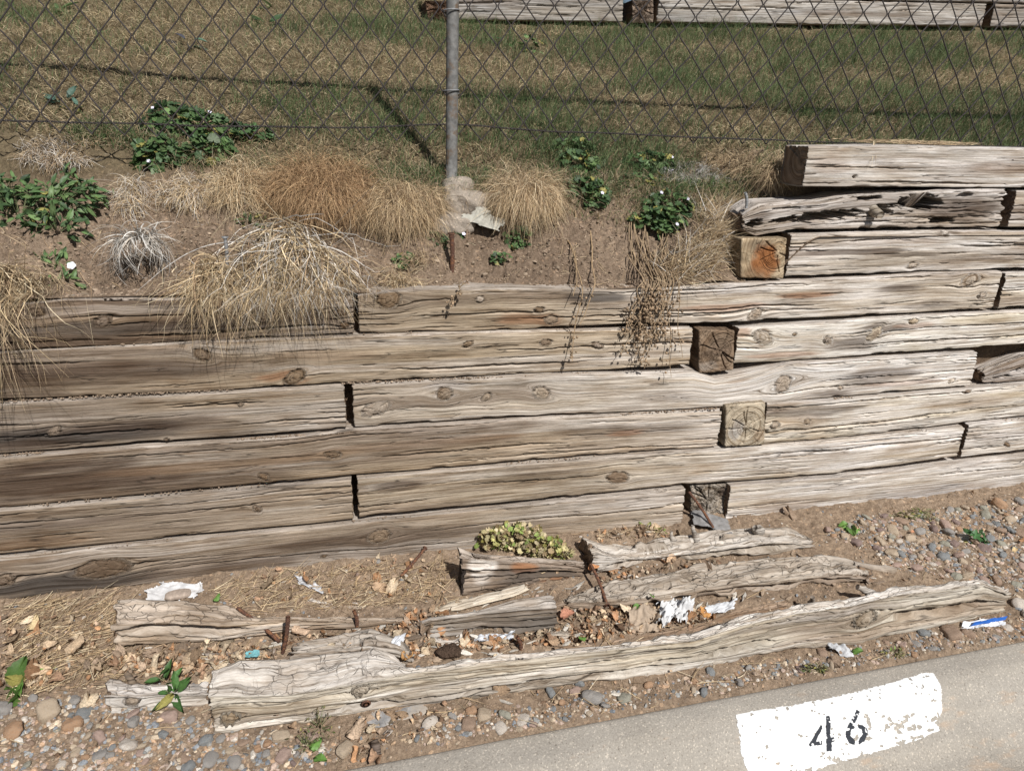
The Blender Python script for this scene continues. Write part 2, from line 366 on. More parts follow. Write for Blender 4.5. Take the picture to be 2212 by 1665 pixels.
# ------------------------------------------------------------------ timbers
KIND = {'dark': (.095, .066, .047), 'soot': (.06, .055, .052), 'brown': (.22, .135, .075), 'rust': (.28, .12, .045), 'pale': (.62, .59, .55), 'grey': (.33, .32, .315)}
def perimeter(nf, nt_, depth, h):
    """corner-rounded rectangle, counted from bottom-back: returns (a, b, na, nb, v): a 0 front..1 back, b 0 bottom..1 top"""
    bt = [(1-i/5, 0) for i in range(5)]; fr = [(0, i/nf) for i in range(nf)]; tp = [(i/nt_, 1) for i in range(nt_)]; bk = [(1, 1-i/4) for i in range(4)]
    P = np.array(bt+fr+tp+bk, float); v = np.concatenate([[-depth*(1-i/5) for i in range(5)], [h*i/nf for i in range(nf)], [h+depth*i/nt_ for i in range(nt_)], [h+depth+h*i/4 for i in range(4)]])
    return P, v
def timber(name, label, cat, xs, yf, yb, zb, zt, seed, tone=(.40, .345, .275), knots=(), cracks=None, stains=(), holes=(), ncr=6, rough=1.0,
           ragged=.006, check=.3, topcheck=None, group=None, du=.005, dv=.0025, rad=.007, wear=1.0, topcol=None, parent=None, endcol=None, splint=.0004, regional=False):
    """one squared timber. xs: ends; yf,yb,zb,zt: functions of x. knots: (x, v, r). stains: (x, v, rx, rv, amt, kind). holes: (x, v, rx, rv, depth)"""
    r_ = np.random.default_rng(seed); x0, x1 = xs; nu = max(12, int((x1-x0)/du)); u = np.linspace(x0, x1, nu)
    YF, YB, ZB, ZT = [np.broadcast_to(np.asarray(g(u), float), u.shape) for g in (yf, yb, zb, zt)]
    h = float(np.mean(ZT-ZB)); d = float(np.mean(YB-YF))
    nf = max(8, int(h/dv)); ntp = max(8, int(d/(dv*1.6)))
    P, v = perimeter(nf, ntp, d, h); ns = len(P)
    U = np.broadcast_to(u[:, None], (nu, ns)); Vv = np.broadcast_to(v[None], (nu, ns))
    W_ = (YB-YF)[:, None]; H_ = (ZT-ZB)[:, None]
    a = P[:, 0][None]*W_; b = P[:, 1][None]*H_
    R = rad*(1+.8*(fbm(U*6, Vv*0+3, seed, 2)-.3))
    qa = np.clip(a, R, W_-R); qb = np.clip(b, R, H_-R); da = a-qa; db = b-qb; L = np.sqrt(da*da+db*db)+1e-9
    na, nb = da/L, db/L; a = qa+na*R; b = qb+nb*R
    # grain warp around knots
    vw = Vv+.007*(fbm(U*1.7, Vv*3, seed+3, 2)-.5)+.022*(vn(U*.8, U*0, seed+5)-.5)
    kn = np.zeros((nu, ns)); disp = np.zeros((nu, ns)); kd = []
    for (kx, kv, kr) in knots:
        kr = kr*r_.uniform(.45, .9); kel = r_.uniform(1.0, 2.1); ka = r_.normal()*.35; d1 = U-kx; d2 = Vv-kv; duu = d1*math.cos(ka)+d2*math.sin(ka); dvv = d2*math.cos(ka)-d1*math.sin(ka); g = np.exp(-(duu/(2.6*kr))**2)
        rho = np.sqrt((duu/kel)**2+dvv**2)+.40*kr*(fbm(duu*45+9, dvv*70, seed+9, 3)-.5)
        push = kr*1.15*g*np.exp(-np.abs(dvv)/(1.7*kr))*np.tanh(dvv/(kr*.35))
        inside = 1-sst(kr*.9, kr*1.1, rho)
        vw = (vw-push)*(1-inside)+(kv+7+rho*.8)*inside
        kn = np.maximum(kn, inside)
        ring = np.exp(-((rho-kr*.98)/(.10*kr+.0012))**2)
        gate = sst(.5, .75, vn(np.arctan2(dvv, duu)*2.2+5, rho*0, seed+kx*7))
        disp += ring*gate*.009+inside*(.002*(fbm(duu*150, dvv*150, seed+4, 2))-.0035*(1-rho/kr)) - .003*np.exp(-(rho/(2*kr))**2)
        th = np.arctan2(dvv, duu); disp += inside*.005*(np.abs(np.sin(th*2.5+seed)) < .16)*(rho > kr*.15)
    # broad unevenness and raised grain
    disp += rough*(.006*(fbm(U*2.2, Vv*9, seed+11, 3)-.5)+.0014*(fbm(U*9, vw*75, seed+12, 3)-.5)+.0014*(vn(U*16, vw*260, seed+13)-.5))
    # slabs that have split away along the grain
    q_ = fbm(U*2.6, vw*34, seed+91, 3, .6)*7; st_ = np.floor(q_)+sst(.86, 1.0, q_-np.floor(q_)); disp += splint*(st_-3.2)
    # long checks that follow the grain
    if cracks is None:
        cracks = []
        for i in range(ncr):
            ln = r_.uniform(.2, .9)*(x1-x0)*.6; cx = r_.uniform(x0, x1); cracks.append((cx-ln/2, cx+ln/2, r_.uniform(.08, 1.05)*h, r_.uniform(.0018, .0042), r_.uniform(.012, .022)))
        for i in range(int(ncr*5)):
            ln = r_.uniform(.06, .3); cx = r_.uniform(x0, x1); cracks.append((cx-ln/2, cx+ln/2, r_.uniform(.05, 1.6)*h, r_.uniform(.0012, .0026), r_.uniform(.005, .012)))
        for e in (x0, x1):
            for i in range(4):
                ln = r_.uniform(.04, .2); cracks.append((min(e, e+(ln if e == x0 else -ln)), max(e, e+(ln if e == x0 else -ln)), r_.uniform(.1, .9)*h, r_.uniform(.0015, .0025), .012))
    cd_ = np.zeros((nu, ns))
    for ci, (c0, c1, cv, cw, cdp) in enumerate(cracks):
        i0, i1 = np.searchsorted(u, [c0-.01, c1+.01]); sl_ = slice(max(0, i0), min(nu, i1))
        if i1-i0 < 2: continue
        Us = U[sl_]; line = cv+.010*(fbm(Us*3, Us*0, seed+ci*2.1, 3)-.5)*2+.0035*(vn(Us*45, Us*0, seed+ci)-.5)
        ln = max(c1-c0, 1e-3); f = sst(0, .25*ln, Us-c0)*sst(0, .25*ln, c1-Us)
        if c0 <= x0+.002: f = sst(0, .25*ln, c1-Us)
        if c1 >= x1-.002: f = sst(0, .25*ln, Us-c0)
        wd = np.maximum(cw*f*(.6+.8*vn(Us*20, Us*0, seed+ci*3)), 1e-5)
        ww = .5*vw[sl_]+.5*Vv[sl_] if len(knots) else vw[sl_]
        dd = np.abs(ww-line); cd_[sl_] = np.maximum(cd_[sl_], cdp*f*np.clip(1.35-dd/np.maximum(wd, .0016), 0, 1))
    disp += cd_*(1-kn*.7)
    for (hx, hv, hrx, hrv, hd) in holes:
        e = ((U-hx)/hrx)**2+((Vv-hv)/hrv)**2+2.4*(fbm(U*24, Vv*110, seed+21, 4, .65)-.5); disp += hd*(1-sst(.62, .95, e))
    # worn arrises
    em = np.exp(-(np.abs(Vv-h)/.010)**2)+.6*np.exp(-(np.abs(Vv)/.008)**2)
    disp += wear*em*.009*sst(.52, .75, fbm(U*11, Vv*25, seed+31, 3))
    if topcheck: disp += topcheck*sst(h-.01, h+.01, Vv)*(.018*(fbm(U*10, Vv*26, seed+33, 4, .6)-.5)+.012*sst(.45, .6, fbm(U*14, Vv*55, seed+34, 3)))
    disp = np.where(P[:, 0][None] == 1, disp*.2, disp)
    pa = a-na*disp; pb = b-nb*disp
    # ragged ends
    e0 = np.exp(-(U-x0)/.03); e1 = np.exp(-(x1-U)/.03)
    X = U+ragged*2*(e0*(fbm(Vv*60, U*0, seed+41, 3, .7)-.1)-e1*(fbm(Vv*60, U*0, seed+42, 3, .7)-.1))
    pts = np.stack([X, YF[:, None]+pa, ZB[:, None]+pb], -1)
    gc = np.stack([U+seed*3.1, vw+seed*.37, np.full_like(U, seed*.9)], -1)
    # colour of the wood itself
    t = np.array(tone)[None, None]*(1+.22*(fbm(U*2.5, Vv*14, seed+51, 3)-.5)[..., None]*2)
    warm = (fbm(U*1.6, vw*20, seed+52, 3)-.5)[..., None]; t = t*(1+warm*np.array([.10, 0, -.18]))
    pl = sst(.50, .72, fbm(U*1.1, vw*26, seed+53, 3))[..., None]*.55; t = t*(1-pl)+np.array([.57, .55, .515])*pl
    dk = sst(.54, .76, fbm(U*1.3, vw*16, seed+54, 3))[..., None]*.58; t = t*(1-dk)+np.array([.185, .135, .095])*dk
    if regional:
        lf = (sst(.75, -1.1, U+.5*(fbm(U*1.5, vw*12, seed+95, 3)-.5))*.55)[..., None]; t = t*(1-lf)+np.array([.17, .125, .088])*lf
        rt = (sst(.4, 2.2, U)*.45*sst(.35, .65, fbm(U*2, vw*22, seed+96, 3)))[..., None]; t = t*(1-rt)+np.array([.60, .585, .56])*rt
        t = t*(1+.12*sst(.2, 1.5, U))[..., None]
    for (sx, sv, rx, rv, am, kd_) in stains:
        e = ((U-sx)/rx)**2+((vw-sv)/rv)**2+1.4*(fbm(U*5, vw*40, seed+sx, 3)-.5)
        m_ = (am*(1-sst(.25, 1.15, e)))[..., None]; t = t*(1-m_)+np.array(KIND[kd_])*m_
    kdk = .15+.45*vn(U*9, U*0, seed+88); t = t*(1-kn[..., None]*kdk[..., None]*np.array([.8, .95, 1.1]))
    tc = np.array(topcol if topcol is not None else (.50, .465, .42)); mt = sst(h-.006, h+.008, Vv)[..., None]*.75; t = t*(1-mt)+tc*mt*(.8+.4*fbm(U*7, Vv*60, seed+57, 3))[..., None]
    ck = check*(.35+.65*sst(h-.005, h+.01, Vv)) if topcheck is None else check*(.25+.75*sst(h-.01, h+.01, Vv))
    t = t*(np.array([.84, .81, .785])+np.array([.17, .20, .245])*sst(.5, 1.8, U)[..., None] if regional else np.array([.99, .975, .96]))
    mk = np.stack([kn, kn*0, np.broadcast_to(ck, kn.shape)], -1)
    VV = [pts.reshape(-1, 3)]; GC = [gc.reshape(-1, 3)]; CC = [t.reshape(-1, 3)]; MK = [mk.reshape(-1, 3)]; F4 = [gridF(nu, ns, True)[:, ::-1]]; F3 = []
    base = nu*ns
    ec = np.array(endcol if endcol is not None else (.26, .19, .135))
    for end, row in ((0, 0), (1, nu-1)):
        ring = pts[row]; c = ring.mean(0); K = 12; prev = row*ns
        sgn = 1 if end == 0 else -1
        for k in range(1, K):
            s = 1-k/K; q_ = c+(ring-c)*s; dist = np.linalg.norm((ring-c)*s, axis=1)
            q_[:, 0] = ring[:, 0]*s+c[0]*(1-s)+sgn*(.012*(fbm(q_[:, 1]*60+3, q_[:, 2]*90, seed+61+end, 4, .65)-.35))*min(1, k/2)
            VV.append(q_); GC.append(np.stack([np.full(ns, 3.), dist+seed, q_[:, 1]*0], -1)); CC.append(np.tile(ec, (ns, 1))*(.7+.6*fbm(q_[:, 1]*40, q_[:, 2]*40, seed, 3))[:, None]); MK.append(np.tile([0, 1, .4], (ns, 1)))
            i = np.arange(ns); j = (i+1) % ns
            F = np.stack([prev+i, prev+j, base+j, base+i], -1); F4.append(F[:, ::-1] if end == 0 else F)
            prev = base; base += ns
        VV.append(c[None]+[[sgn*.004, 0, 0]]); GC.append([[3., seed, 0]]); CC.append(ec[None]); MK.append([[0, 1, .4]])
        i = np.arange(ns); j = (i+1) % ns; F = np.stack([prev+i, prev+j, np.full(ns, base)], -1); F3.append(F[:, ::-1] if end == 0 else F); base += 1
    V = np.concatenate(VV); F4 = np.concatenate(F4); F3 = np.concatenate(F3)
    o = mesh_np(name, V, F4[:, ::-1], F3[:, ::-1], M_WOOD, parent, True, {'gc': np.concatenate(GC), 'col': np.concatenate(CC), 'mk': np.concatenate(MK)})
    if parent is None: tag(o, label, cat, group)
    return o

def poly(P, Y): W = np.array([onY(x, y, Y) for x, y in P]); return lambda u: interp_ext(u, W[:, 0], W[:, 2])
def interp_ext(u, X, Z):
    z = np.interp(u, X, Z)
    if len(X) > 1:
        sL = (Z[-1]-Z[0])/(X[-1]-X[0]); z = np.where(u < X[0], Z[0]+sL*.5*(u-X[0]), z); z = np.where(u > X[-1], Z[-1]+sL*.5*(u-X[-1]), z)
    return z
def tie(label, Y, top, bot, seed, xl=None, xr=None, knots=(), stains=(), holes=(), depth=.15, gap=4, **k):
    """a wall timber whose front face lies in the plane y = Y; outlines given as seen in the 2212-wide frame"""
    T = [(x, y+gap) for x, y in top]; zt = poly(T, Y); zb = poly(bot, Y)
    x0 = onY(*(top[0] if xl is None else xl), Y)[0] if not isinstance(xl, float) else xl
    x1 = onY(*(top[-1] if xr is None else xr), Y)[0] if not isinstance(xr, float) else xr
    um = np.linspace(x0, x1, 9); h = float(np.mean(zt(um)-zb(um)))
    def cv(px, py): p = onY(px, py, Y); return p[0], (p[2]-float(zb(np.array([p[0]]))[0]))
    kk = [(*cv(a, b), r/FPX*2.5) for a, b, r in knots if r > 7.5]
    ss = [(*cv(a, b), rx/FPX*2.5, ry/FPX*2.5, am, kd_) for a, b, rx, ry, am, kd_ in stains]
    hh = [(*cv(a, b), rx/FPX*2.5, ry/FPX*2.5, dp) for a, b, rx, ry, dp in holes]
    bow = .006; s0 = seed
    yf = lambda u: Y+bow*(fbm(np.asarray(u)*1.1, 0*np.asarray(u), s0+70, 2)-.5)
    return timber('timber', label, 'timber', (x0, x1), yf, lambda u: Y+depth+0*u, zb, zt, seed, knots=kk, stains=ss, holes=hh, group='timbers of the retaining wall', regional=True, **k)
YC = lambda k: 2.292+.0166*(k-1)
L_, R_ = -1.9, 4.4
tie('dark weathered timber at the foot of the wall with a big swirling knot at left', YC(1), [(0, 1205), (760, 1128), (1484, 1052)], [(0, 1300), (180, 1277), (560, 1237), (970, 1205), (1484, 1150)], 1, xl=L_,
    knots=[(222, 1222, 36), (8, 1248, 16), (820, 1160, 20), (700, 1200, 8), (1430, 1068, 12)],
    stains=[(120, 1255, 230, 26, .85, 'soot'), (500, 1225, 240, 18, .6, 'dark'), (850, 1165, 330, 16, .55, 'dark'), (700, 1190, 400, 30, .4, 'dark'), (1350, 1095, 200, 25, .45, 'pale'), (300, 1185, 250, 16, .4, 'pale')])
tie('pale timber beside the foot-course gap, right end running out of the frame above the pebbles', YC(1), [(1577, 1046), (1800, 1029), (2212, 984)], [(1577, 1122), (1800, 1099), (2212, 1054)], 2, xr=R_, tone=(.44, .40, .34),
    knots=[(1940, 1100, 8), (2165, 1062, 14)], stains=[(1700, 1085, 120, 25, .35, 'brown'), (2000, 1055, 200, 25, .4, 'grey')])
tie('half buried timber in the lowest course, showing only a thin lit edge above the soil', YC(0)-.004, [(1500, 1150), (1620, 1124), (1800, 1101), (2054, 1070)], [(1500, 1230), (2054, 1150)], 3, tone=(.48, .45, .40))
tie('last low timber at the right end of the buried course, rotten along its lower edge', YC(0)-.004, [(2064, 1072), (2212, 1056)], [(2064, 1150), (2212, 1135)], 4, xr=R_, tone=(.46, .43, .38))
tie('buried timber at the far left foot, its top edge just out of the dirt', YC(0)-.004, [(0, 1308), (300, 1275), (560, 1245), (1400, 1165)], [(0, 1400), (560, 1330), (1400, 1260)], 5, xl=L_, tone=(.40, .35, .28))
tie('long grey timber of the second course ending at the left butt joint', YC(2), [(0, 1100), (400, 1068), (762, 1031)], [(0, 1198), (400, 1158), (762, 1121)], 6, xl=L_,
    knots=[(555, 1098, 10), (600, 1108, 7)], stains=[(150, 1130, 300, 10, .5, 'dark'), (600, 1050, 130, 14, .5, 'dark'), (60, 1175, 160, 12, .4, 'brown')])
tie('timber of the second course with wavy grain swirl, between the two butt joints', YC(2), [(768, 1031), (1100, 1003), (1480, 972), (1565, 968), (1800, 948), (2086, 918)], [(768, 1119), (1100, 1083), (1480, 1047), (1800, 1024), (2080, 984)], 7, tone=(.42, .365, .285),
    knots=[(1335, 1030, 20), (2000, 925, 10), (1810, 1005, 7), (1700, 1000, 5)], stains=[(860, 1055, 70, 14, .7, 'dark'), (1150, 1040, 250, 18, .35, 'dark'), (1700, 990, 240, 18, .35, 'pale'), (2000, 950, 160, 30, .35, 'pale')])
tie('short right-hand timber of the second course with a notch knot near its left end', YC(2), [(2093, 914), (2212, 902)], [(2088, 987), (2212, 972)], 8, xr=R_, tone=(.45, .405, .335), knots=[(2175, 960, 10), (2150, 925, 6)])
tie('longest timber, third course, dark stained at left and running to the square end block', YC(3), [(0, 985), (300, 963), (640, 942), (760, 926), (1130, 903), (1563, 882)], [(0, 1096), (400, 1060), (760, 1027), (1130, 995), (1560, 964)], 9, xl=L_, tone=(.40, .335, .255),
    knots=[(570, 1030, 10), (720, 982, 11), (992, 948, 6), (740, 953, 5), (870, 990, 6), (1115, 1003, 6), (1310, 998, 6), (1530, 920, 6)],
    stains=[(80, 1040, 260, 45, .9, 'dark'), (420, 1040, 240, 24, .55, 'dark'), (500, 1000, 300, 14, .4, 'brown'), (900, 960, 260, 12, .5, 'brown'), (1350, 930, 220, 18, .55, 'dark'), (1350, 935, 60, 10, .4, 'rust')])
tie('right-hand timber of the third course starting beside the scorched end block', YC(3), [(1658, 868), (1800, 860), (2118, 834), (2212, 827)], [(1655, 962), (1900, 935), (2212, 898)], 10, xr=R_, tone=(.45, .40, .315),
    knots=[(1742, 915, 9), (1672, 925, 16), (2090, 848, 8)], stains=[(1760, 895, 170, 14, .6, 'dark'), (1720, 915, 110, 18, .4, 'brown'), (2100, 870, 160, 20, .3, 'brown')])
tie('heavily split grey timber of the fourth course with dark stain at left', YC(4), [(0, 870), (240, 858), (400, 850), (640, 836), (746, 830)], [(0, 980), (300, 957), (500, 945), (750, 925)], 11, xl=L_, tone=(.42, .37, .30),
    knots=[(118, 930, 16), (520, 873, 9), (360, 950, 8)], stains=[(170, 935, 260, 24, .85, 'soot'), (330, 915, 200, 20, .6, 'dark'), (40, 960, 120, 14, .6, 'dark'), (660, 900, 130, 30, .35, 'pale')],
    ncr=7)
tie('whitest timber with a burl and several large knots, middle of the fourth course', YC(4), [(758, 830), (900, 822), (1130, 808), (1350, 803), (1500, 798), (1545, 812), (1590, 806), (1700, 782), (1900, 770), (2117, 757)], [(762, 923), (1000, 905), (1300, 893), (1560, 878), (1800, 858), (2113, 831)], 12, tone=(.53, .49, .425),
    knots=[(812, 882, 26), (1168, 850, 27), (960, 850, 20), (1690, 830, 26), (1815, 838, 10), (2020, 790, 6), (2055, 822, 10), (1050, 858, 16)],
    stains=[(960, 840, 60, 18, .45, 'grey'), (1160, 900, 200, 8, .4, 'brown'), (1900, 815, 130, 22, .6, 'dark'), (1790, 852, 80, 10, .55, 'dark'), (1950, 830, 130, 10, .35, 'rust'), (1850, 775, 90, 10, .35, 'grey'), (1600, 815, 50, 8, .5, 'brown')], rough=1.2, ncr=3)
tie('rotten crumbling timber at the right edge with a white splinter below a black hollow', YC(4)+.02, [(2122, 800), (2150, 790), (2212, 765)], [(2122, 826), (2212, 822)], 13, xr=R_, tone=(.24, .19, .145), rough=4, holes=[(2165, 800, 40, 12, .05), (2200, 775, 16, 12, .08)], ragged=.02, check=.8)
tie('tan timber of the fifth course reaching right to the cracked brown end block', YC(5), [(45, 756), (400, 738), (760, 722), (1130, 712), (1500, 705)], [(45, 862), (400, 850), (640, 832), (1130, 808), (1500, 789)], 14, xl=L_, tone=(.44, .375, .285),
    knots=[(437, 770, 14), (636, 815, 16), (1010, 745, 8), (1290, 745, 11), (1178, 740, 10), (822, 768, 7), (1033, 790, 5)],
    stains=[(180, 810, 260, 26, .55, 'dark'), (60, 830, 90, 40, .5, 'dark'), (620, 815, 60, 12, .55, 'rust'), (350, 800, 200, 20, .35, 'dark'), (1150, 790, 300, 14, .35, 'pale'), (700, 770, 120, 14, .3, 'brown')])
tie('knotty timber with orange and dark stains right of the cracked brown end block', YC(5), [(1594, 705), (1800, 692), (2000, 677), (2212, 669)], [(1592, 786), (1750, 778), (1900, 765), (2212, 744)], 15, xr=R_, tone=(.49, .445, .355),
    knots=[(1647, 727, 20), (1716, 722, 8), (1788, 736, 13), (1890, 722, 15), (1975, 696, 10), (1975, 726, 6), (2035, 690, 7)],
    stains=[(1647, 727, 22, 18, .7, 'brown'), (1840, 740, 80, 20, .65, 'dark'), (1910, 705, 60, 10, .6, 'dark'), (1700, 765, 140, 8, .5, 'rust'), (1600, 715, 30, 14, .5, 'rust'), (1980, 700, 70, 8, .4, 'rust'), (2060, 735, 110, 20, .4, 'pale')])
tie('dark brown timber at upper left hung over by straw, its top buried in the bank', YC(6), [(45, 655), (140, 643), (400, 641), (764, 638)], [(45, 756), (300, 745), (764, 720)], 16, xl=L_, tone=(.33, .265, .195),
    knots=[(222, 697, 15), (80, 675, 14), (735, 668, 12), (745, 700, 10)], stains=[(300, 705, 300, 18, .7, 'soot'), (150, 735, 130, 14, .6, 'dark'), (560, 690, 260, 20, .4, 'dark'), (350, 650, 250, 10, .5, 'dark')], depth=.15)
tie('long top timber under the bare earth, ending in a burl near the right edge', YC(6), [(770, 634), (900, 622), (1130, 620), (1360, 622), (1470, 615), (1600, 607), (1750, 602), (1900, 594), (2010, 585), (2168, 582)], [(770, 722), (1130, 712), (1400, 698), (1560, 700), (1640, 692), (1900, 680), (2158, 665)], 17, tone=(.45, .39, .305),
    knots=[(838, 642, 26), (1037, 646, 12), (1165, 668, 9), (1630, 680, 20), (2095, 610, 16), (2120, 640, 12), (1350, 665, 9), (1190, 690, 14)],
    stains=[(1290, 640, 90, 16, .75, 'soot'), (1150, 690, 90, 16, .6, 'rust'), (950, 650, 150, 14, .5, 'dark'), (1600, 625, 120, 22, .55, 'pale'), (1740, 640, 90, 8, .65, 'rust'), (1560, 670, 120, 10, .5, 'rust'), (1950, 625, 80, 12, .75, 'dark'), (2000, 660, 100, 10, .5, 'dark'), (1800, 630, 80, 10, .4, 'brown'), (1900, 600, 200, 10, .3, 'pale')])
tie('small end of a timber at the right edge beside the burl', YC(6), [(2174, 588), (2212, 586)], [(2166, 666), (2212, 663)], 18, xr=R_, tone=(.47, .43, .36))
tie('deeply grooved timber right of the orange end block, with a swirling grain dip', YC(7), [(1710, 503), (1850, 499), (2000, 495), (2212, 497)], [(1702, 598), (1850, 594), (2000, 588), (2212, 581)], 19, xr=R_, tone=(.41, .36, .29),
    knots=[(1972, 575, 12), (1840, 548, 7), (2040, 505, 18), (2100, 545, 6)], stains=[(1850, 545, 160, 8, .75, 'dark'), (2000, 548, 140, 6, .6, 'dark'), (2050, 500, 40, 12, .5, 'dark'), (1950, 520, 200, 12, .3, 'brown')], ncr=8, rough=1.6)
tie('hollow rotten timber with a protruding branch stub, under the topmost timber', YC(8)+.004, [(1598, 462), (1645, 438), (1690, 434), (1771, 430), (1825, 418), (1924, 412), (2034, 408), (2186, 404)], [(1598, 500), (1632, 512), (1713, 497), (1825, 494), (2176, 490)], 20, tone=(.30, .26, .215), rough=2.6,
    holes=[(1785, 464, 110, 15, .13), (1985, 443, 62, 22, .13), (1905, 455, 34, 12, .10), (1625, 478, 26, 16, .08), (2035, 478, 34, 8, .08), (1880, 428, 40, 7, .06), (1700, 440, 50, 4, .03), (2085, 430, 30, 5, .03), (1700, 470, 40, 9, .09)],
    stains=[(2080, 460, 120, 30, .7, 'dark'), (1740, 440, 120, 9, .6, 'pale'), (1700, 485, 90, 7, .35, 'grey'), (1640, 470, 40, 20, .5, 'dark')], ragged=.03, wear=2.5, check=.6, ncr=8)
tie('short timber end at the right edge beside the hollow rotten timber', YC(8), [(2196, 408), (2212, 408)], [(2186, 492), (2212, 492)], 21, xr=R_, tone=(.36, .31, .245))
tie('topmost timber, smooth grey brown, just under the fence mesh', YC(9)-.004, [(1745, 312), (1900, 310), (2212, 316)], [(1729, 404), (2212, 406)], 22, xr=R_, tone=(.42, .375, .31), depth=.145,
    knots=[(1845, 381, 4), (1922, 368, 4), (1820, 368, 3)], holes=[(1846, 381, 5, 4, .03)], stains=[(1990, 350, 190, 16, .55, 'pale'), (1800, 345, 60, 30, .35, 'brown'), (2180, 360, 120, 20, .45, 'brown')], ncr=3, topcol=(.5, .47, .43))

# square end blocks (deadmen) running back into the bank
def block(label, Y, quad, seed, pith, tone, stains=(), depth=.22, rough=1.0, proud=.012):
    """quad: tl, tr, br, bl as seen in the frame; the cut end faces the street"""
    Y = Y-proud; Q = np.array([onY(x, y, Y) for x, y in quad]); pc = onY(*pith, Y)
    n = 44; e = []
    for i in range(4):
        a, b = Q[i], Q[(i+1) % 4]; t = np.linspace(0, 1, n, endpoint=False)[:, None]; e.append(a+(b-a)*t)
    ring = np.concatenate(e); c = ring.mean(0); ns = len(ring)
    ring = ring+(c-ring)*(.05*np.abs((fbm(ring[:, 0]*40, ring[:, 2]*40, seed, 3)-.5))[:, None]*2)
    # round the corners
    for _ in range(3): ring = (np.roll(ring, 1, 0)+ring*2+np.roll(ring, -1, 0))/4
    VV, GC, CC, MK, F4 = [], [], [], [], []; base = 0
    def colr(q_, dist):
        t = np.array(tone)*(1+.5*(fbm(q_[:, 0]*30, q_[:, 2]*30, seed+2, 3)-.5))[:, None]
        for (sx, sy, rx, ry, am, kd_) in stains:
            p = onY(sx, sy, Y); ee = ((q_[:, 0]-p[0])/(rx/FPX*2.5))**2+((q_[:, 2]-p[2])/(ry/FPX*2.5))**2+1.2*(fbm(q_[:, 0]*30, q_[:, 2]*30, seed+7, 3)-.5)
            m_ = (am*(1-sst(.2, 1.1, ee)))[:, None]; t = t*(1-m_)+np.array(KIND[kd_])*m_
        return t
    K = 46
    for k in range(K):
        s = 1-(k/K)**1.0; q_ = c+(ring-c)*s
        dd = q_-pc; dist = np.hypot(dd[:, 0], dd[:, 2]); th = np.arctan2(dd[:, 2], dd[:, 0])
        dp = .006*np.exp(-k/1.2)+rough*(.006*(fbm(q_[:, 0]*45, q_[:, 2]*45, seed+5, 4, .6)-.5)+.0012*np.sin(dist*2*np.pi/.0055+3*vn(th*2, dist*9, seed)))
        cr = np.zeros(ns)
        rr = np.random.default_rng(seed)
        for j in range(9):
            a0 = rr.uniform(-np.pi, np.pi); wv = .25*(vn(dist*30, dist*0, seed+j)-.5); r1 = rr.uniform(.01, .04); dth = np.abs((th-a0-wv+np.pi) % (2*np.pi)-np.pi)*dist
            cr = np.maximum(cr, np.clip(1.4-dth/.0018, 0, 1)*(dist > r1*.6)*(dist < r1+.06))
        dp = dp+cr*.012*rough
        q_ = q_.copy(); q_[:, 1] += dp
        VV.append(q_); GC.append(np.stack([th*.03+seed, dist*.8+seed, dist*0], -1)); CC.append(colr(q_, dist)); MK.append(np.tile([0, 1, .55], (ns, 1)))
    VV.append(c[None]); GC.append([[seed, seed, 0]]); CC.append(colr(c[None], None)); MK.append([[0, 1, .5]])
    i = np.arange(ns); j = (i+1) % ns
    for k in range(K-1): F4.append(np.stack([k*ns+i, k*ns+j, (k+1)*ns+j, (k+1)*ns+i], -1))
    F3 = np.stack([(K-1)*ns+i, (K-1)*ns+j, np.full(ns, K*ns)], -1)
    b0 = K*ns+1; prev = 0
    for k in range(1, 10):
        q_ = ring.copy(); q_[:, 1] = Y+.006+depth*(k/9)**1.5; q_ = q_+(c*[1, 0, 1]+q_*[0, 1, 0]-q_)*(.04*(fbm(i*.3+0*q_[:, 0], q_[:, 1]*20, seed, 2)-.3))[:, None]
        VV.append(q_); GC.append(np.stack([q_[:, 1]+seed, i*.004, 0*q_[:, 0]], -1)); CC.append(np.tile(np.array(tone)*.8, (ns, 1))); MK.append(np.tile([0, 0, .4], (ns, 1)))
        F4.append(np.stack([prev+j, prev+i, b0+i, b0+j], -1)); prev = b0; b0 += ns
    o = mesh_np('end_block', np.concatenate(VV), np.concatenate(F4)[:, ::-1], F3[:, ::-1], M_WOOD, None, True, {'gc': np.concatenate(GC), 'col': np.concatenate(CC), 'mk': np.concatenate(MK)})
    return tag(o, label, 'timber', 'square timber ends facing the street')
block('square timber end stained bright orange, beside the grooved timber', YC(7), [(1602, 515), (1702, 514), (1694, 603), (1600, 601)], 31, (1680, 545), (.40, .32, .215), [(1652, 560, 44, 40, 1.0, 'rust'), (1640, 590, 60, 18, .6, 'brown'), (1655, 570, 40, 40, .5, 'rust'), (1630, 530, 40, 14, .4, 'dark')])
block('dark brown square timber end with a star of radial cracks', YC(5), [(1510, 712), (1588, 714), (1586, 800), (1510, 808)], 32, (1556, 757), (.24, .175, .12), [(1550, 757, 40, 34, .4, 'dark'), (1530, 790, 30, 16, .3, 'pale')], rough=1.8)
block('grey and tan square timber end with blue grey stain and a chipped upper right corner', YC(3), [(1568, 876), (1655, 868), (1652, 962), (1566, 966)], 33, (1612, 922), (.43, .37, .28), [(1590, 930, 24, 30, .6, 'grey'), (1640, 940, 20, 24, .4, 'brown')], rough=1.3)
block('rotten crumbled timber end full of black holes above the iron spike', YC(1)+.045, [(1492, 1048), (1576, 1044), (1574, 1120), (1492, 1126)], 34, (1530, 1080), (.34, .30, .25), [(1560, 1060, 20, 20, .8, 'dark'), (1510, 1100, 20, 20, .6, 'dark')], rough=4.5)

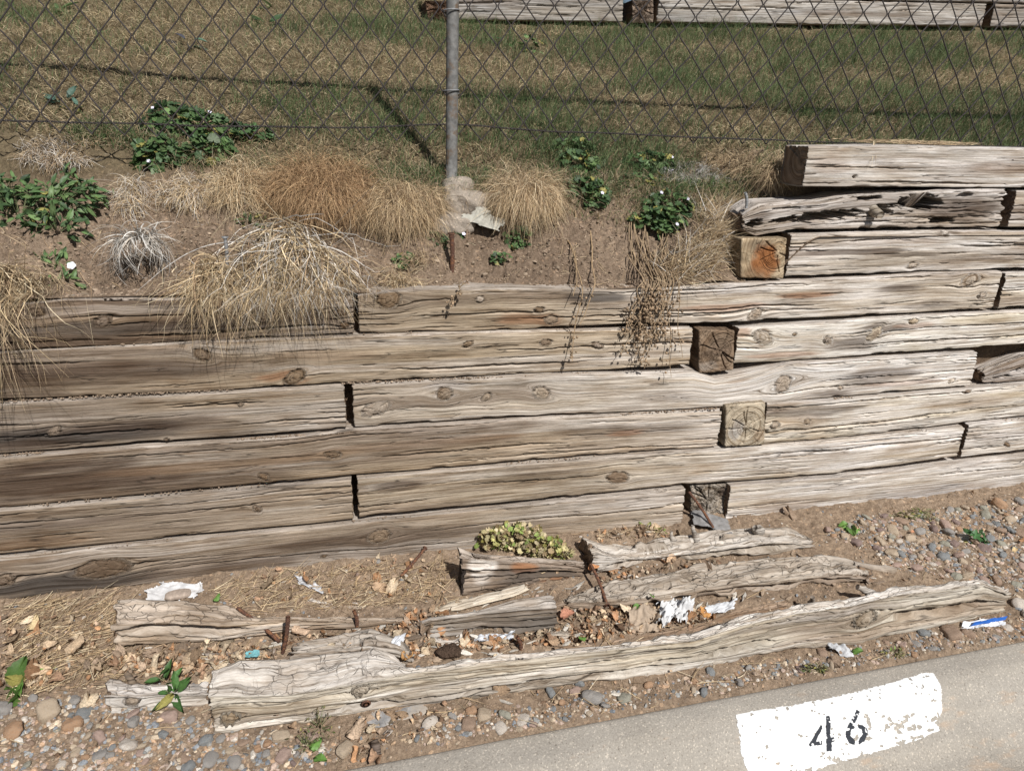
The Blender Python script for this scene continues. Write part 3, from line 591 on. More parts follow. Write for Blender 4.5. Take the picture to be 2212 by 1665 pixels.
# branch stub of the hollow timber
def tube(path, rads, ns=10, close=True):
    path = np.asarray(path, float); n = len(path); tg = np.gradient(path, axis=0); tg /= np.linalg.norm(tg, axis=1)[:, None]+1e-9
    up = np.array([0, 0, 1.]) if abs(tg[0, 2]) < .9 else np.array([1., 0, 0])
    V = []
    for i in range(n):
        a = np.cross(up, tg[i]); a /= np.linalg.norm(a)+1e-9; b = np.cross(tg[i], a); up = b
        th = np.linspace(0, 2*np.pi, ns, endpoint=False); r = rads[i] if hasattr(rads, '__len__') else rads
        V.append(path[i]+r*(np.cos(th)[:, None]*a+np.sin(th)[:, None]*b))
    V = np.concatenate(V); F = gridF(n, ns, True); F3 = []
    if close:
        V = np.concatenate([V, path[:1], path[-1:]]); i = np.arange(ns); j = (i+1) % ns
        F3 = np.concatenate([np.stack([i, np.full(ns, n*ns), j], -1)[:, ::1], np.stack([(n-1)*ns+i, (n-1)*ns+j, np.full(ns, n*ns+1)], -1)])
    return V, F, F3
def join(parts):
    V, A, B = [], [], []; b = 0
    for v, f, g in parts:
        V.append(v); b0 = b; b += len(v)
        if len(f): A.append(np.asarray(f)+b0)
        if len(g): B.append(np.asarray(g)+b0)
    return np.concatenate(V), (np.concatenate(A) if A else None), (np.concatenate(B) if B else None)
def wood_attr(V, seed, tone, ax=0):
    g = np.stack([V[:, ax]+seed, V[:, 2]*.9+V[:, (ax+1) % 2]*.5+seed, V[:, 0]*0], -1)
    t = np.array(tone)*(1+.8*(fbm(V[:, 0]*20, V[:, 2]*60+V[:, 1]*30, seed, 3)-.5))[:, None]
    return {'gc': g, 'col': t, 'mk': np.tile([0, 0, .6], (len(V), 1))}

# ------------------------------------------------------------------ rotten logs lying in front of the wall
def log(label, bt, ft, fb, seed, lift=0, cracks_px=(), knots_px=(), holes_px=(), name='rotten_log', sink=.012, **k):
    Fb = np.array([strip_hit(x, y) for x, y in fb]); Fb = Fb[np.argsort(Fb[:, 0])]
    yf = lambda u: np.interp(u, Fb[:, 0], Fb[:, 1]); zb = lambda u: np.interp(u, Fb[:, 0], Fb[:, 2])-sink+lift
    def on_front(px, py):
        d = ray(px, py); Y = yf(0)
        for _ in range(12): Y = float(yf(d[0]*Y/d[1]))
        return d*(Y/d[1])
    Ft = np.array([on_front(x, y) for x, y in ft]); zt = lambda u: np.interp(u, Ft[:, 0], Ft[:, 2])
    def on_top(px, py):
        d = ray(px, py); z = float(zt(0.5))
        for _ in range(12): z = float(zt(d[0]*z/d[2]))
        return d*(z/d[2])
    Bt = np.array([on_top(x, y) for x, y in bt]); yb = lambda u: np.maximum(np.interp(u, Bt[:, 0], Bt[:, 1]), yf(u)+.03)
    x0, x1 = min(Fb[0, 0], Ft[0, 0]), max(Fb[-1, 0], Ft[-1, 0])
    def cv(px, py): p = on_front(px, py); return p[0], p[2]-float(zb(p[0]))
    cr = []
    for (xa, ya, xb, yb_, wd, dp) in cracks_px:
        a = cv(xa, ya); b = cv(xb, yb_); cr.append((a[0], b[0], (a[1]+b[1])/2, wd, dp))
    r_ = np.random.default_rng(seed); h = .08
    for i in range(26):
        ln = r_.uniform(.08, .5); cx = r_.uniform(x0, x1); cr.append((cx-ln/2, cx+ln/2, r_.uniform(.01, .22), r_.uniform(.002, .005), r_.uniform(.008, .022)))
    kn = [(*cv(a, b), r/FPX*2.0) for a, b, r in knots_px]; hl = [(*cv(a, b), rx/FPX*2, ry/FPX*2, dp) for a, b, rx, ry, dp in holes_px]
    kw = dict(rough=2.2, ragged=.02, check=.8, topcheck=.6, wear=2, rad=.012, topcol=(.56, .53, .49), du=.004, splint=.0045)
    kw.update(k)
    o = timber('rotten_log', label, 'rotten log', (x0, x1), yf, yb, zb, zt, seed, knots=kn, cracks=cr, holes=hl, group='rotten logs in front of the wall', **kw)
    o.name = name; return o
L1 = log('long split log nearest the kerb, with two nail heads in its front face',
    [(466, 1441), (517, 1420), (700, 1406), (806, 1398), (850, 1412), (885, 1440), (1012, 1420), (1354, 1384), (1502, 1371), (1553, 1352), (1606, 1330), (1736, 1303), (1843, 1290), (2040, 1256), (2165, 1268)],
    [(455, 1504), (621, 1501), (778, 1475), (887, 1454), (1038, 1433), (1354, 1399), (1502, 1383), (1606, 1350), (1843, 1308), (1931, 1287), (2130, 1258), (2178, 1278)],
    [(452, 1592), (600, 1571), (806, 1540), (960, 1522), (1142, 1495), (1354, 1463), (1580, 1428), (1710, 1401), (1843, 1386), (2040, 1352), (2176, 1320)], 101, sink=.0,
    cracks_px=[(453, 1563, 1600, 1420, .008, .055), (453, 1530, 900, 1480, .004, .025), (1350, 1430, 1700, 1385, .009, .05), (1900, 1340, 2176, 1300, .012, .07), (1560, 1410, 2150, 1320, .002, .012)],
    knots_px=[(1865, 1343, 24), (780, 1482, 20), (495, 1552, 18)], holes_px=[(1560, 1408, 36, 6, .03)],
    stains=[(.25, .02, .5, .02, .35, 'dark'), (1.9, .03, .6, .02, .4, 'brown'), (1.2, .1, .7, .012, .4, 'grey')], tone=(.42, .385, .32), rough=1.7, ragged=.016, topcol=(.64, .615, .58))
L2 = log('chunky grey brown log at left with a deep dark crack and leaves beneath',
    [(285, 1291), (413, 1296), (504, 1306), (556, 1330), (647, 1327), (806, 1332), (900, 1336)], [(243, 1346), (361, 1344), (517, 1347), (608, 1341), (700, 1342), (806, 1344), (900, 1344)],
    [(239, 1405), (361, 1400), (426, 1399), (478, 1397), (560, 1385), (640, 1372), (725, 1362), (860, 1352), (905, 1347)], 102, sink=-.012,
    cracks_px=[(240, 1372, 560, 1362, .009, .05), (245, 1388, 420, 1380, .002, .012), (600, 1350, 760, 1350, .004, .02)], stains=[(-.1, .1, .25, .03, .4, 'brown'), (.05, .03, .15, .02, .4, 'dark')],
    tone=(.36, .30, .235), topcol=(.46, .40, .335), rough=3, ragged=.022)
L3 = log('short pale driftwood like log lying left of the long split log', [(212, 1468), (270, 1472), (311, 1471), (380, 1467), (457, 1464)], [(214, 1500), (300, 1503), (380, 1500), (457, 1497)],
    [(240, 1541), (294, 1540), (346, 1527), (400, 1522), (452, 1518)], 103, rad=.022, tone=(.47, .45, .42), topcol=(.52, .50, .475), knots_px=[(285, 1520, 18)], rough=2, ragged=.02)
L5 = log('crumbling grey wood heap between the left log and the long split log', [(612, 1392), (690, 1374), (750, 1364), (800, 1352), (860, 1372), (905, 1395)], [(612, 1411), (700, 1405), (780, 1394), (860, 1398), (905, 1410)],
    [(612, 1436), (700, 1428), (800, 1420), (905, 1436)], 104, tone=(.36, .33, .29), topcol=(.40, .37, .33), rough=6, ragged=.04, wear=4, holes_px=[(760, 1385, 30, 8, .03)])
L6 = log('broken plank with a pale top and dark front face, sawn end at right', [(925, 1334), (960, 1326), (1035, 1312), (1113, 1290), (1188, 1279), (1196, 1282)], [(895, 1354), (929, 1340), (1038, 1326), (1120, 1318), (1206, 1311)],
    [(892, 1368), (934, 1374), (1038, 1362), (1116, 1370), (1208, 1357)], 105, lift=.012, tone=(.20, .18, .155), topcol=(.52, .49, .45), holes_px=[(1050, 1358, 45, 10, .04), (1150, 1365, 35, 7, .04)],
    stains=[(.7, .02, .3, .03, .5, 'soot')], rough=1.4, ragged=.014, topcheck=.15, check=.3)  # front face much darker than the top, with a near-black patch
L6b = log('long pale splinter resting across the broken plank, pointed at its right end', [(918, 1322), (980, 1300), (1050, 1281), (1100, 1272), (1145, 1261)], [(920, 1326), (990, 1318), (1060, 1301), (1110, 1288), (1150, 1272)],
    [(922, 1334), (990, 1326), (1060, 1309), (1110, 1295), (1152, 1278)], 106, lift=.045, tone=(.56, .50, .40), topcol=(.60, .56, .48), rough=.8, ragged=.03, topcheck=.1, check=.1, name='wood_splinter', sink=.0)
L6b['label'] = 'long pale splinter resting across the broken plank, pointed at its right end'; L6b['category'] = 'splinter'; del L6b['group']
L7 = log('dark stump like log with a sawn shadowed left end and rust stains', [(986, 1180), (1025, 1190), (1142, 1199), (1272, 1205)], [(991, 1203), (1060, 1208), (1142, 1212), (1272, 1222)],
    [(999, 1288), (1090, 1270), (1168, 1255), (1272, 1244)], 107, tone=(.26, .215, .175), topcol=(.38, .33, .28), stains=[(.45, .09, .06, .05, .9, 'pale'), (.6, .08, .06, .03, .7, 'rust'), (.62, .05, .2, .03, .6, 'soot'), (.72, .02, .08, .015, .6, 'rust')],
    cracks_px=[(1090, 1245, 1270, 1225, .009, .05)], rough=3, endcol=(.05, .04, .035))  # end caps coloured near black, painting in the shade of the left end
L8 = log('pale log with branch stubs, close under the wall beside the pebbles', [(1258, 1160), (1300, 1174), (1450, 1163), (1528, 1146), (1619, 1136), (1697, 1136), (1762, 1160)], [(1267, 1204), (1397, 1205), (1528, 1190), (1658, 1172), (1765, 1170)],
    [(1270, 1248), (1320, 1240), (1397, 1224), (1528, 1212), (1632, 1201), (1770, 1186)], 108, sink=-.006, holes_px=[(1420, 1216, 50, 5, .05), (1650, 1188, 60, 5, .05), (1560, 1150, 60, 6, .03)], tone=(.34, .305, .26), topcol=(.52, .49, .445), cracks_px=[(1290, 1226, 1600, 1202, .014, .07), (1450, 1205, 1760, 1176, .012, .06)], rough=3, ragged=.04)
L9 = log('wide flat log with a corky cracked top, middle of the right-hand pile', [(1205, 1292), (1306, 1256), (1421, 1240), (1528, 1217), (1658, 1201), (1788, 1196), (1880, 1216)], [(1205, 1303), (1306, 1298), (1421, 1290), (1553, 1271), (1684, 1256), (1814, 1240), (1896, 1240)],
    [(1205, 1316), (1293, 1318), (1423, 1311), (1553, 1295), (1710, 1275), (1814, 1262), (1900, 1258)], 109, tone=(.33, .28, .23), topcol=(.41, .375, .325), rough=4.5, topcheck=1.2, check=1, ragged=.05, sink=-.004, holes_px=[(1330, 1290, 70, 10, .04), (1700, 1262, 40, 6, .05), (1870, 1240, 30, 8, .05)], cracks_px=[(1300, 1300, 1890, 1252, .014, .06), (1500, 1282, 1850, 1250, .010, .05)])
L10 = log('thin brown board lying in the leaves between the left log and the split log', [(430, 1412), (520, 1400), (605, 1393)], [(430, 1424), (520, 1416), (606, 1408)], [(430, 1434), (520, 1428), (606, 1420)], 110, tone=(.20, .16, .13), topcol=(.22, .18, .145), rough=1.5, sink=.0)
L11 = log('narrow brown strip of rotten wood behind the white tissue and the long log', [(1180, 1400), (1300, 1385), (1480, 1350), (1600, 1312), (1720, 1290)], [(1180, 1412), (1300, 1396), (1480, 1362), (1600, 1326), (1720, 1302)], [(1180, 1420), (1300, 1404), (1480, 1372), (1600, 1338), (1720, 1312)], 111, tone=(.30, .22, .16), topcol=(.34, .26, .19), rough=3, ragged=.05)
L12 = log('short ragged white piece of wood right of the broken plank, beside a green leaf', [(1165, 1360), (1250, 1356)], [(1165, 1372), (1255, 1366)], [(1178, 1386), (1250, 1382)], 112, tone=(.50, .45, .38), topcol=(.56, .52, .45), rough=3, ragged=.05)
L13 = log('weathered stick lying beside the cracked log end, pointing into the pebbles', [(1830, 1206), (1890, 1218), (1950, 1226)], [(1830, 1214), (1890, 1228), (1952, 1236)], [(1832, 1218), (1890, 1234), (1952, 1242)], 113, tone=(.36, .31, .25), rough=2, ragged=.03, sink=0)
L14 = log('curled pale shard of wood in front of the broken plank', [(925, 1383), (985, 1382), (1035, 1370)], [(925, 1387), (985, 1390), (1038, 1376)], [(928, 1395), (985, 1398), (1038, 1388)], 114, tone=(.50, .46, .40), rough=1.5, ragged=.04, sink=0)
L15 = log('short rotten chunk of wood on the edge of the kerb', [(812, 1580), (850, 1560), (905, 1540)], [(812, 1606), (850, 1592), (912, 1576)], [(815, 1620), (850, 1602), (912, 1586)], 115, tone=(.40, .35, .30), topcol=(.47, .43, .385), rough=3, ragged=.03)
L16 = log('half buried old board at lower left among the pebbles', [(330, 1640), (400, 1600), (470, 1570)], [(330, 1655), (400, 1612), (472, 1577)], [(334, 1664), (402, 1620), (474, 1583)], 116, tone=(.30, .22, .15), topcol=(.30, .22, .155), rough=2, ragged=.05)
L17 = log('soil covered pale wooden edge just left of the stump like log', [(640, 1294), (720, 1298), (860, 1300)], [(640, 1300), (720, 1306), (860, 1306)], [(640, 1304), (720, 1309), (860, 1309)], 117, tone=(.48, .43, .37), rough=2, ragged=.06)
def stub(parent, base, tip, r0, r1, seed, tone=(.40, .37, .33)):
    base = np.array(base); tip = np.array(tip); n = 14; t = np.linspace(0, 1, n)[:, None]; path = base+(tip-base)*t+.004*np.stack([np.sin(t[:, 0]*5+seed), np.cos(t[:, 0]*4), t[:, 0]*0], -1)
    V, F, G = tube(path, np.linspace(r0, r1, n)*(1+.3*np.random.default_rng(seed).random(n)), 20); V = V+.003*(fbm(V[:, 0]*120, V[:, 2]*120+V[:, 1]*90, seed, 3)[:, None]-.5)
    mesh_np('branch_stub', V, F, G, M_WOOD, parent, True, wood_attr(V, seed, tone, 2))
def gz(px, py, dz=0): p = strip_hit(px, py); return p+np.array([0, 0, dz])
def at_h(px, py, h): return hit(px, py, lambda x, y: strip_z(x, y)+h)
for (L_obj, px, py, h_, dx, dy, dz, r0, r1, sd, tn) in [
    (L8, 1502, 1160, .04, -.012, .01, .05, .012, .005, 1, (.44, .41, .37)), (L8, 1455, 1166, .04, -.012, .01, .035, .011, .004, 2, (.42, .39, .35)),
    (L8, 1640, 1146, .05, -.035, -.01, .025, .020, .010, 3, (.40, .37, .33)), (L3, 290, 1478, .03, -.022, .015, .035, .011, .006, 4, (.22, .18, .14)),
    (L1, 1880, 1282, .05, -.05, .012, .03, .016, .008, 5, (.42, .39, .35)), (L1, 1752, 1300, .05, -.004, -.008, .03, .008, .006, 6, (.3, .26, .22)),
    (L1, 1560, 1366, .045, -.006, -.02, .02, .017, .012, 7, (.18, .14, .11)), (L1, 2055, 1266, .05, -.02, -.012, .012, .013, .008, 9, (.34, .30, .26))]:
    p = at_h(px, py, h_); stub(L_obj, p-np.array([dx, dy, dz])*.3, p+np.array([dx, dy, dz]), r0, r1, sd, tn)
HT = [o for o in bpy.data.objects if o.get('label', '').startswith('hollow rotten')][0]
p = onY(1893, 448, YC(8)+.004); stub(HT, p+[.0, .05, .0], p+[-.015, -.045, -.025], .022, .015, 8, (.40, .36, .30))

# ------------------------------------------------------------------ upper wall behind the lawn
UY = 4.9
def upper(label, x0, x1, zb_, seed, **k):
    f0 = lambda px: onY(px, 20, UY)[0]
    if 'tone' not in k: k['tone'] = (.34, .325, .30)
    return timber('timber', label, 'timber', (f0(x0), f0(x1)), lambda u: UY+0*u, lambda u: UY+.17+0*u, lambda u: zb_+.045*(u-2.5)+0*u, lambda u: zb_+.150+.045*(u-2.5)+0*u, seed, group='timbers of the upper wall', du=.012, dv=.005, **k)
zU = .672
upper('grey upper wall timber between the fence post and the dark block', 985, 1347, zU, 201)
upper('long grey upper wall timber right of the dark block', 1420, 2130, zU, 202)
upper('upper wall timber at the far right corner', 2146, 2900, zU, 203, tone=(.28, .26, .24))
upper('second row upper wall timber cut by the top edge of the picture', 930, 1900, zU+.158, 204)
upper('second row upper wall timber at the top right corner', 1908, 2900, zU+.158, 205)
o = block('rotten brown timber end at the left end of the upper wall', UY+.02, [(918, 2), (975, 2), (975, 46), (925, 46)], 210, (950, 20), (.20, .13, .09), rough=5, depth=.3); o['group'] = 'timbers of the upper wall'; del o['group']
o = block('dark timber end between the two long upper wall timbers', UY+.03, [(1366, 0), (1412, 0), (1412, 50), (1366, 50)], 211, (1388, 20), (.23, .18, .14), rough=4, depth=.3); del o['group']

# ------------------------------------------------------------------ chain link fence
fence = empty('chain_link_fence', (.48, 2.78, -.2), 'rusty chain link fence with one grey pipe post along the lawn edge', 'fence')
DW, DH, Z0, Z1 = .1035, .127, -.066, 1.18
xst = -2.6
W_ = []
for i in range(int(7.2/(DW/2))):
    xc = xst+i*DW/2; n = int((Z1-Z0)/(DH/2)); P = []
    for k in range(n+1):
        sgn = 1 if (k+i) % 2 else -1; x = xc+sgn*(DW/4+.0009); z = Z0+k*DH/2
        if k == 0: z = Z0+.004
        ex = .030*(fbm(x*1.3, z*2.5, 3, 2)-.5)*2; ez = .022*(fbm(x*1.1+9, z*1.5, 6, 2)-.5)*2+.010*math.sin(x*1.3)
        yy = float(fenceY(x))+.02*(fbm(x*1.2, z*2, 8, 2)-.5)*2*math.exp(-abs(z))-.0
        P.append([x+ex, yy+(.003 if sgn*(1 if i % 2 else -1) > 0 else -.003), z+ez])
    P = np.array(P); Q = []
    for k in range(len(P)-1):
        for t in (0, .12, .88): Q.append(P[k]*(1-t)+P[k+1]*t)
    Q.append(P[-1]); Q = np.array(Q)
    # soften the hooks
    Q[3:-3:3] = Q[3:-3:3]*.5+(Q[2:-4:3]+Q[4:-2:3])*.25
    W_.append(tube(Q, .0025, 6))
V, F, G = join(W_); mesh_np('wire_mesh', V, F, G, M_WIRE, fence)
pb = hit(975, 384); pb = np.array([onY(975, 380, 2.78)[0], 2.78, -.26]); pt = pb+np.array([.012, 0, 1.45])
V, F, G = tube(np.linspace(pb, pt, 12), .0220, 32); mesh_np('post', V, F, G, M_POST, fence)
xs_ = np.linspace(-2.6, 4.6, 60); V, F, G = tube(np.stack([xs_, fenceY(xs_)+.0, 1.17+0*xs_], -1), .026, 16); mesh_np('top_rail', V, F, G, M_POST, fence)
xs_ = np.arange(-2.6, 4.6, .006); zc = Z0+.036+.008*np.sin(xs_*2.1)+.018*np.exp(-((xs_-.45)/.22)**2)+.016*(fbm(xs_*3, xs_*0, 3)-.5)
tw = [tube(np.stack([xs_, fenceY(xs_)-.008+.0024*np.cos(xs_*230+a), zc+.0024*np.sin(xs_*230+a)], -1), .0017, 5) for a in (0, math.pi)]
V, F, G = join(tw); mesh_np('tension_wire', V, F, G, M_WIRE, fence)
for z in (.10, .36, .7):
    th = np.linspace(-.3, 2*math.pi+.9, 24); V, F, G = tube(np.stack([pb[0]+.028*np.cos(th), 2.78+.028*np.sin(th), z+.010*th/6-.02*np.maximum(0, th-6)], -1), .0022, 6); mesh_np('wire_tie', V, F, G, M_GALV, fence)

# ------------------------------------------------------------------ concrete footing
def blob(c, r, seed, n=40, p=3.0, nz=.15, fr=14):
    th = np.linspace(0, 2*np.pi, n*2, endpoint=False); ph = np.linspace(.02, np.pi-.02, n); T1, P1 = np.meshgrid(ph, th, indexing='ij')
    D = np.stack([np.sin(T1)*np.cos(P1), np.sin(T1)*np.sin(P1), np.cos(T1)], -1); s = (np.abs(D)**p).sum(-1)**(-1/p); V = D*s[..., None]*np.array(r)
    f = 1+nz*2*(fbm(V[..., 0]*fr+V[..., 2]*fr*.7+5, V[..., 2]*fr+V[..., 1]*fr*.6+5, seed, 4)-.5); V = V*f[..., None]+np.array(c)
    return V.reshape(-1, 3), gridF(n, n*2, True), []
b1 = hit(992, 405)-[0, 0, .015]; b2 = hit(1005, 440)-[0, 0, .01]; b3 = hit(980, 482)-[0, 0, .01]; b4 = hit(1050, 425)-[0, 0, .01]
V, F, G = join([blob(b1+[0, .01, .012], (.062, .055, .045), 1, nz=.24, fr=20, p=3), blob(b2+[0, .01, .008], (.085, .06, .05), 2, nz=.24, fr=18, p=3), blob(b3+[0, .01, .005], (.08, .05, .042), 3, nz=.26, fr=20, p=3), blob(b4, (.05, .05, .03), 4, nz=.4, fr=34)])
o = mesh_np('concrete_footing', V, F, G, M_FOOT); tag(o, 'lumpy exposed concrete footing around the fence post base', 'footing')
def sheet(name, label, cat, corners, mat, seed, nu=30, nv=20, wob=.01, fr=20, col=(.5, .5, .5), cut=.0, group=None, curl=0):
    a, b, c, d = [np.array(q_, float) for q_ in corners]; s, t = np.meshgrid(np.linspace(0, 1, nu), np.linspace(0, 1, nv), indexing='ij')
    P = (a*(1-s[..., None])+b*s[..., None])*(1-t[..., None])+(d*(1-s[..., None])+c*s[..., None])*t[..., None]
    n_ = np.cross(b-a, d-a); n_ /= np.linalg.norm(n_)+1e-9
    if n_[2] < 0: n_ = -n_
    L = np.linalg.norm(b-a); Hh = np.linalg.norm(d-a)
    hgt = wob*2*(fbm(s*L*fr+seed, t*Hh*fr, seed, 4, .55)-.5)+wob*1.2*np.abs(fbm(s*L*fr*1.3, t*Hh*fr*1.3, seed+4, 2)-.5)+curl*((s-.5)**2)*4
    P = P+n_*hgt[..., None]; V = P.reshape(-1, 3); F = gridF(nu, nv)
    e = np.minimum(np.minimum(s, 1-s), np.minimum(t, 1-t)); m = (e+.35*(fbm(s*5, t*5, seed+8, 3)-.5) > cut-.02).ravel()
    F = F[m[F].all(1)]; used = np.unique(F); mp = np.full(len(V), -1); mp[used] = np.arange(len(used)); V = V[used]
    n0 = len(V); V = np.concatenate([V, V-n_*.0012]); F2 = mp[F]; FF = np.concatenate([F2, (F2+n0)[:, ::-1]])
    cc = np.array(col)*(1+.16*(fbm(V[:, 0]*60, V[:, 1]*60+V[:, 2]*40, seed, 3)-.5))[:, None]
    o = mesh_np(name, V, FF, None, mat, None, True, {'col': cc}); return tag(o, label, cat, group)
sheet('torn_paper', 'torn grey cement bag paper curling below the concrete footing', 'paper', [hit(985, 480)+[0, -.03, .02], hit(1040, 462)+[0, -.02, .03], hit(1092, 490)+[0, -.03, .02], hit(1075, 512)+[0, -.05, .02]], M_PAPER, 5, wob=.02, fr=16, col=(.42, .40, .34), cut=.03)

# ------------------------------------------------------------------ iron spikes and nails
def spike(label, base, tip, r, head=None, mat=None, bend=.004, seed=0, kinked=False, cat='spike'):
    base = np.array(base, float); tip = np.array(tip, float); n = 40; t = np.linspace(0, 1, n)[:, None]
    path = base+(tip-base)*t+np.array([bend, 0, bend*.4])*np.sin(t*np.pi)
    rr = r*(1+.18*(vn(np.arange(n)*.9, np.zeros(n), seed)-.5)*2); V, F, G = tube(path, rr, 12)
    sp = mesh_np('spike', V, F, G, mat or M_RUST); tag(sp, label, cat, 'iron spikes and nails of the fallen timbers')
    if head:
        d = (tip-base)/np.linalg.norm(tip-base); c = tip if head > 0 else base; d = d if head > 0 else -d; hr = abs(head)
        V, F, G = tube(np.array([c-d*.002, c+d*.0005, c+d*.003, c+d*.0035]), [hr*.85, hr, hr*.95, hr*.7], 16)
        sp.location = sp.location; mesh_np('nail_head', V, F, G, mat or M_RUST, sp)
    return sp
G_ = lambda px, py, h=0: at_h(px, py, h)
def vert_tip(base, px, py): return onY(px, py, base[1])
b = G_(611, 1409, .01); spike('pointed rusty spike standing up behind the split log, beside the slanting rod', b, vert_tip(b, 622, 1331), .0065, seed=1)
spike('long rusty rod slanting down from the left log to the upright pointed spike', G_(512, 1312, .075), G_(604, 1386, .02), .0055, seed=2)
b = G_(771, 1352, .02); spike('short blunt rusty spike standing in the crumbling wood heap', b, vert_tip(b, 764, 1318), .006, seed=3)
spike('long rusty nail lying over the dark crack beside the pale log', G_(1276, 1218, .07), G_(1311, 1306, .03), .0055, head=.011, seed=4)
b = G_(1126, 1404, .01); spike('stubby rusty spike in the leaves below the sawn plank end', b, vert_tip(b, 1116, 1374), .006, seed=5)
spike('thin rusty bolt lying on bare dirt left of the stump like log', G_(866, 1244, .004), G_(918, 1184, .03), .0055, head=.010, seed=6)
spike('rusty spike sticking out of the gap in the foot of the wall', onY(1488, 1062, 2.30), G_(1542, 1142, .02), .0055, seed=7)
p = G_(600, 1537, .035); spike('left rusty nail head in the groove of the split log', p+[0, .05, 0], p+[0, -.008, 0], .004, head=.0125, seed=8, cat='nail')
p = G_(789, 1512, .035); spike('right rusty nail head, bent out of the groove of the split log', p+[0, .05, .01], p+[0.002, -.012, 0], .004, head=.0135, seed=9, cat='nail')
p = hit(975, 582); spike('rusty ribbed spike standing upright in the bare bank below the footing', p-[0, 0, .03], onY(975, 505, p[1]), .0085, head=.013, seed=10)
p = hit(487, 572); spike('grey spike standing upright in the straw at upper left', p-[0, 0, .03], onY(486, 513, p[1]), .006, head=.011, mat=M_GALV, seed=11)
spike('grey spike stuck in the rotten left end of the hollow timber', onY(1612, 450, 2.44), onY(1610, 416, 2.44), .0055, mat=M_GALV, seed=12)

# ------------------------------------------------------------------ blades, straw and leaves
def ribbons(roots, dirs, length, width, col, nseg=5, droop=0., grav=0., curl=0., seed=0, floor=None, tipcol=None, push=0, kink=0):
    """many thin bent blades at once. roots (n,3), dirs (n,3) unit, length/width (n,)"""
    r_ = np.random.default_rng(seed); n = len(roots); L = np.asarray(length)[:, None]*np.ones((n, 1)); W = np.asarray(width)[:, None]*np.ones((n, 1))
    p = roots.copy(); d = dirs.copy(); side = np.cross(d, r_.normal(size=(n, 3))); side /= np.linalg.norm(side, axis=1)[:, None]+1e-9
    ax = r_.normal(size=(n, 3))*curl; P = []
    for k in range(nseg+1):
        w_ = W*(1-.85*(k/nseg)**1.5)*.5; P.append(np.stack([p-side*w_, p+side*w_], 1))
        p = p+d*L/nseg
        if floor is not None and k > 0:
            f = floor(p[:, 0], p[:, 1])+.004
            if push: cl_ = p[:, 2] < f; p[:, 1] -= push*.35*cl_; d[:, 1] -= 1.1*cl_; d[:, 2] *= np.where(cl_, .5, 1)
            p[:, 2] = np.maximum(p[:, 2], f)
        d = d+np.array([0, 0, -1.])*grav/nseg+np.cross(ax, d)/nseg+r_.normal(size=(n, 3))*curl*.25/nseg
        if kink: d = d+(r_.random((n, 1)) < .22)*kink*r_.normal(size=(n, 3))
        d /= np.linalg.norm(d, axis=1)[:, None]+1e-9
    V = np.stack(P, 1).reshape(n, -1, 3); m = 2*(nseg+1)
    f = np.array([[2*k, 2*k+1, 2*k+3, 2*k+2] for k in range(nseg)]); F = (f[None]+(np.arange(n)*m)[:, None, None]).reshape(-1, 4)
    C = np.repeat(np.asarray(col)[:, None, :], m, 1)
    if tipcol is not None:
        t = np.repeat(np.arange(nseg+1)/nseg, 2)[None, :, None]; C = C*(1-t)+np.asarray(tipcol)[:, None, :]*t
    return V.reshape(-1, 3), F, C.reshape(-1, 3)
STRAW = np.array([(.52, .40, .24), (.45, .33, .19), (.60, .50, .34), (.36, .25, .15), (.56, .44, .28)])
BROWN = np.array([(.42, .315, .195), (.33, .235, .14), (.48, .375, .24), (.26, .185, .12)])
WHITE = np.array([(.62, .58, .52), (.52, .47, .40), (.68, .65, .60), (.42, .36, .29)])
def pick(pal, n, r_, j=.18): return pal[r_.integers(0, len(pal), n)]*(1+j*r_.normal(size=(n, 1))).clip(.5, 1.6)
def unit(a): return a/(np.linalg.norm(a, axis=-1, keepdims=True)+1e-9)
def straw_object(name, label, cat, sets, group=None, mat=None, kind=None):
    V, F, C = [], [], []; b = 0
    for v, f, c in sets: V.append(v); F.append(f+b); C.append(c); b += len(v)
    V = np.concatenate(V); o = mesh_np(name, V, np.concatenate(F), None, mat or M_STRAW, None, True, {'col': np.concatenate(C)}); return tag(o, label, cat, group, kind)
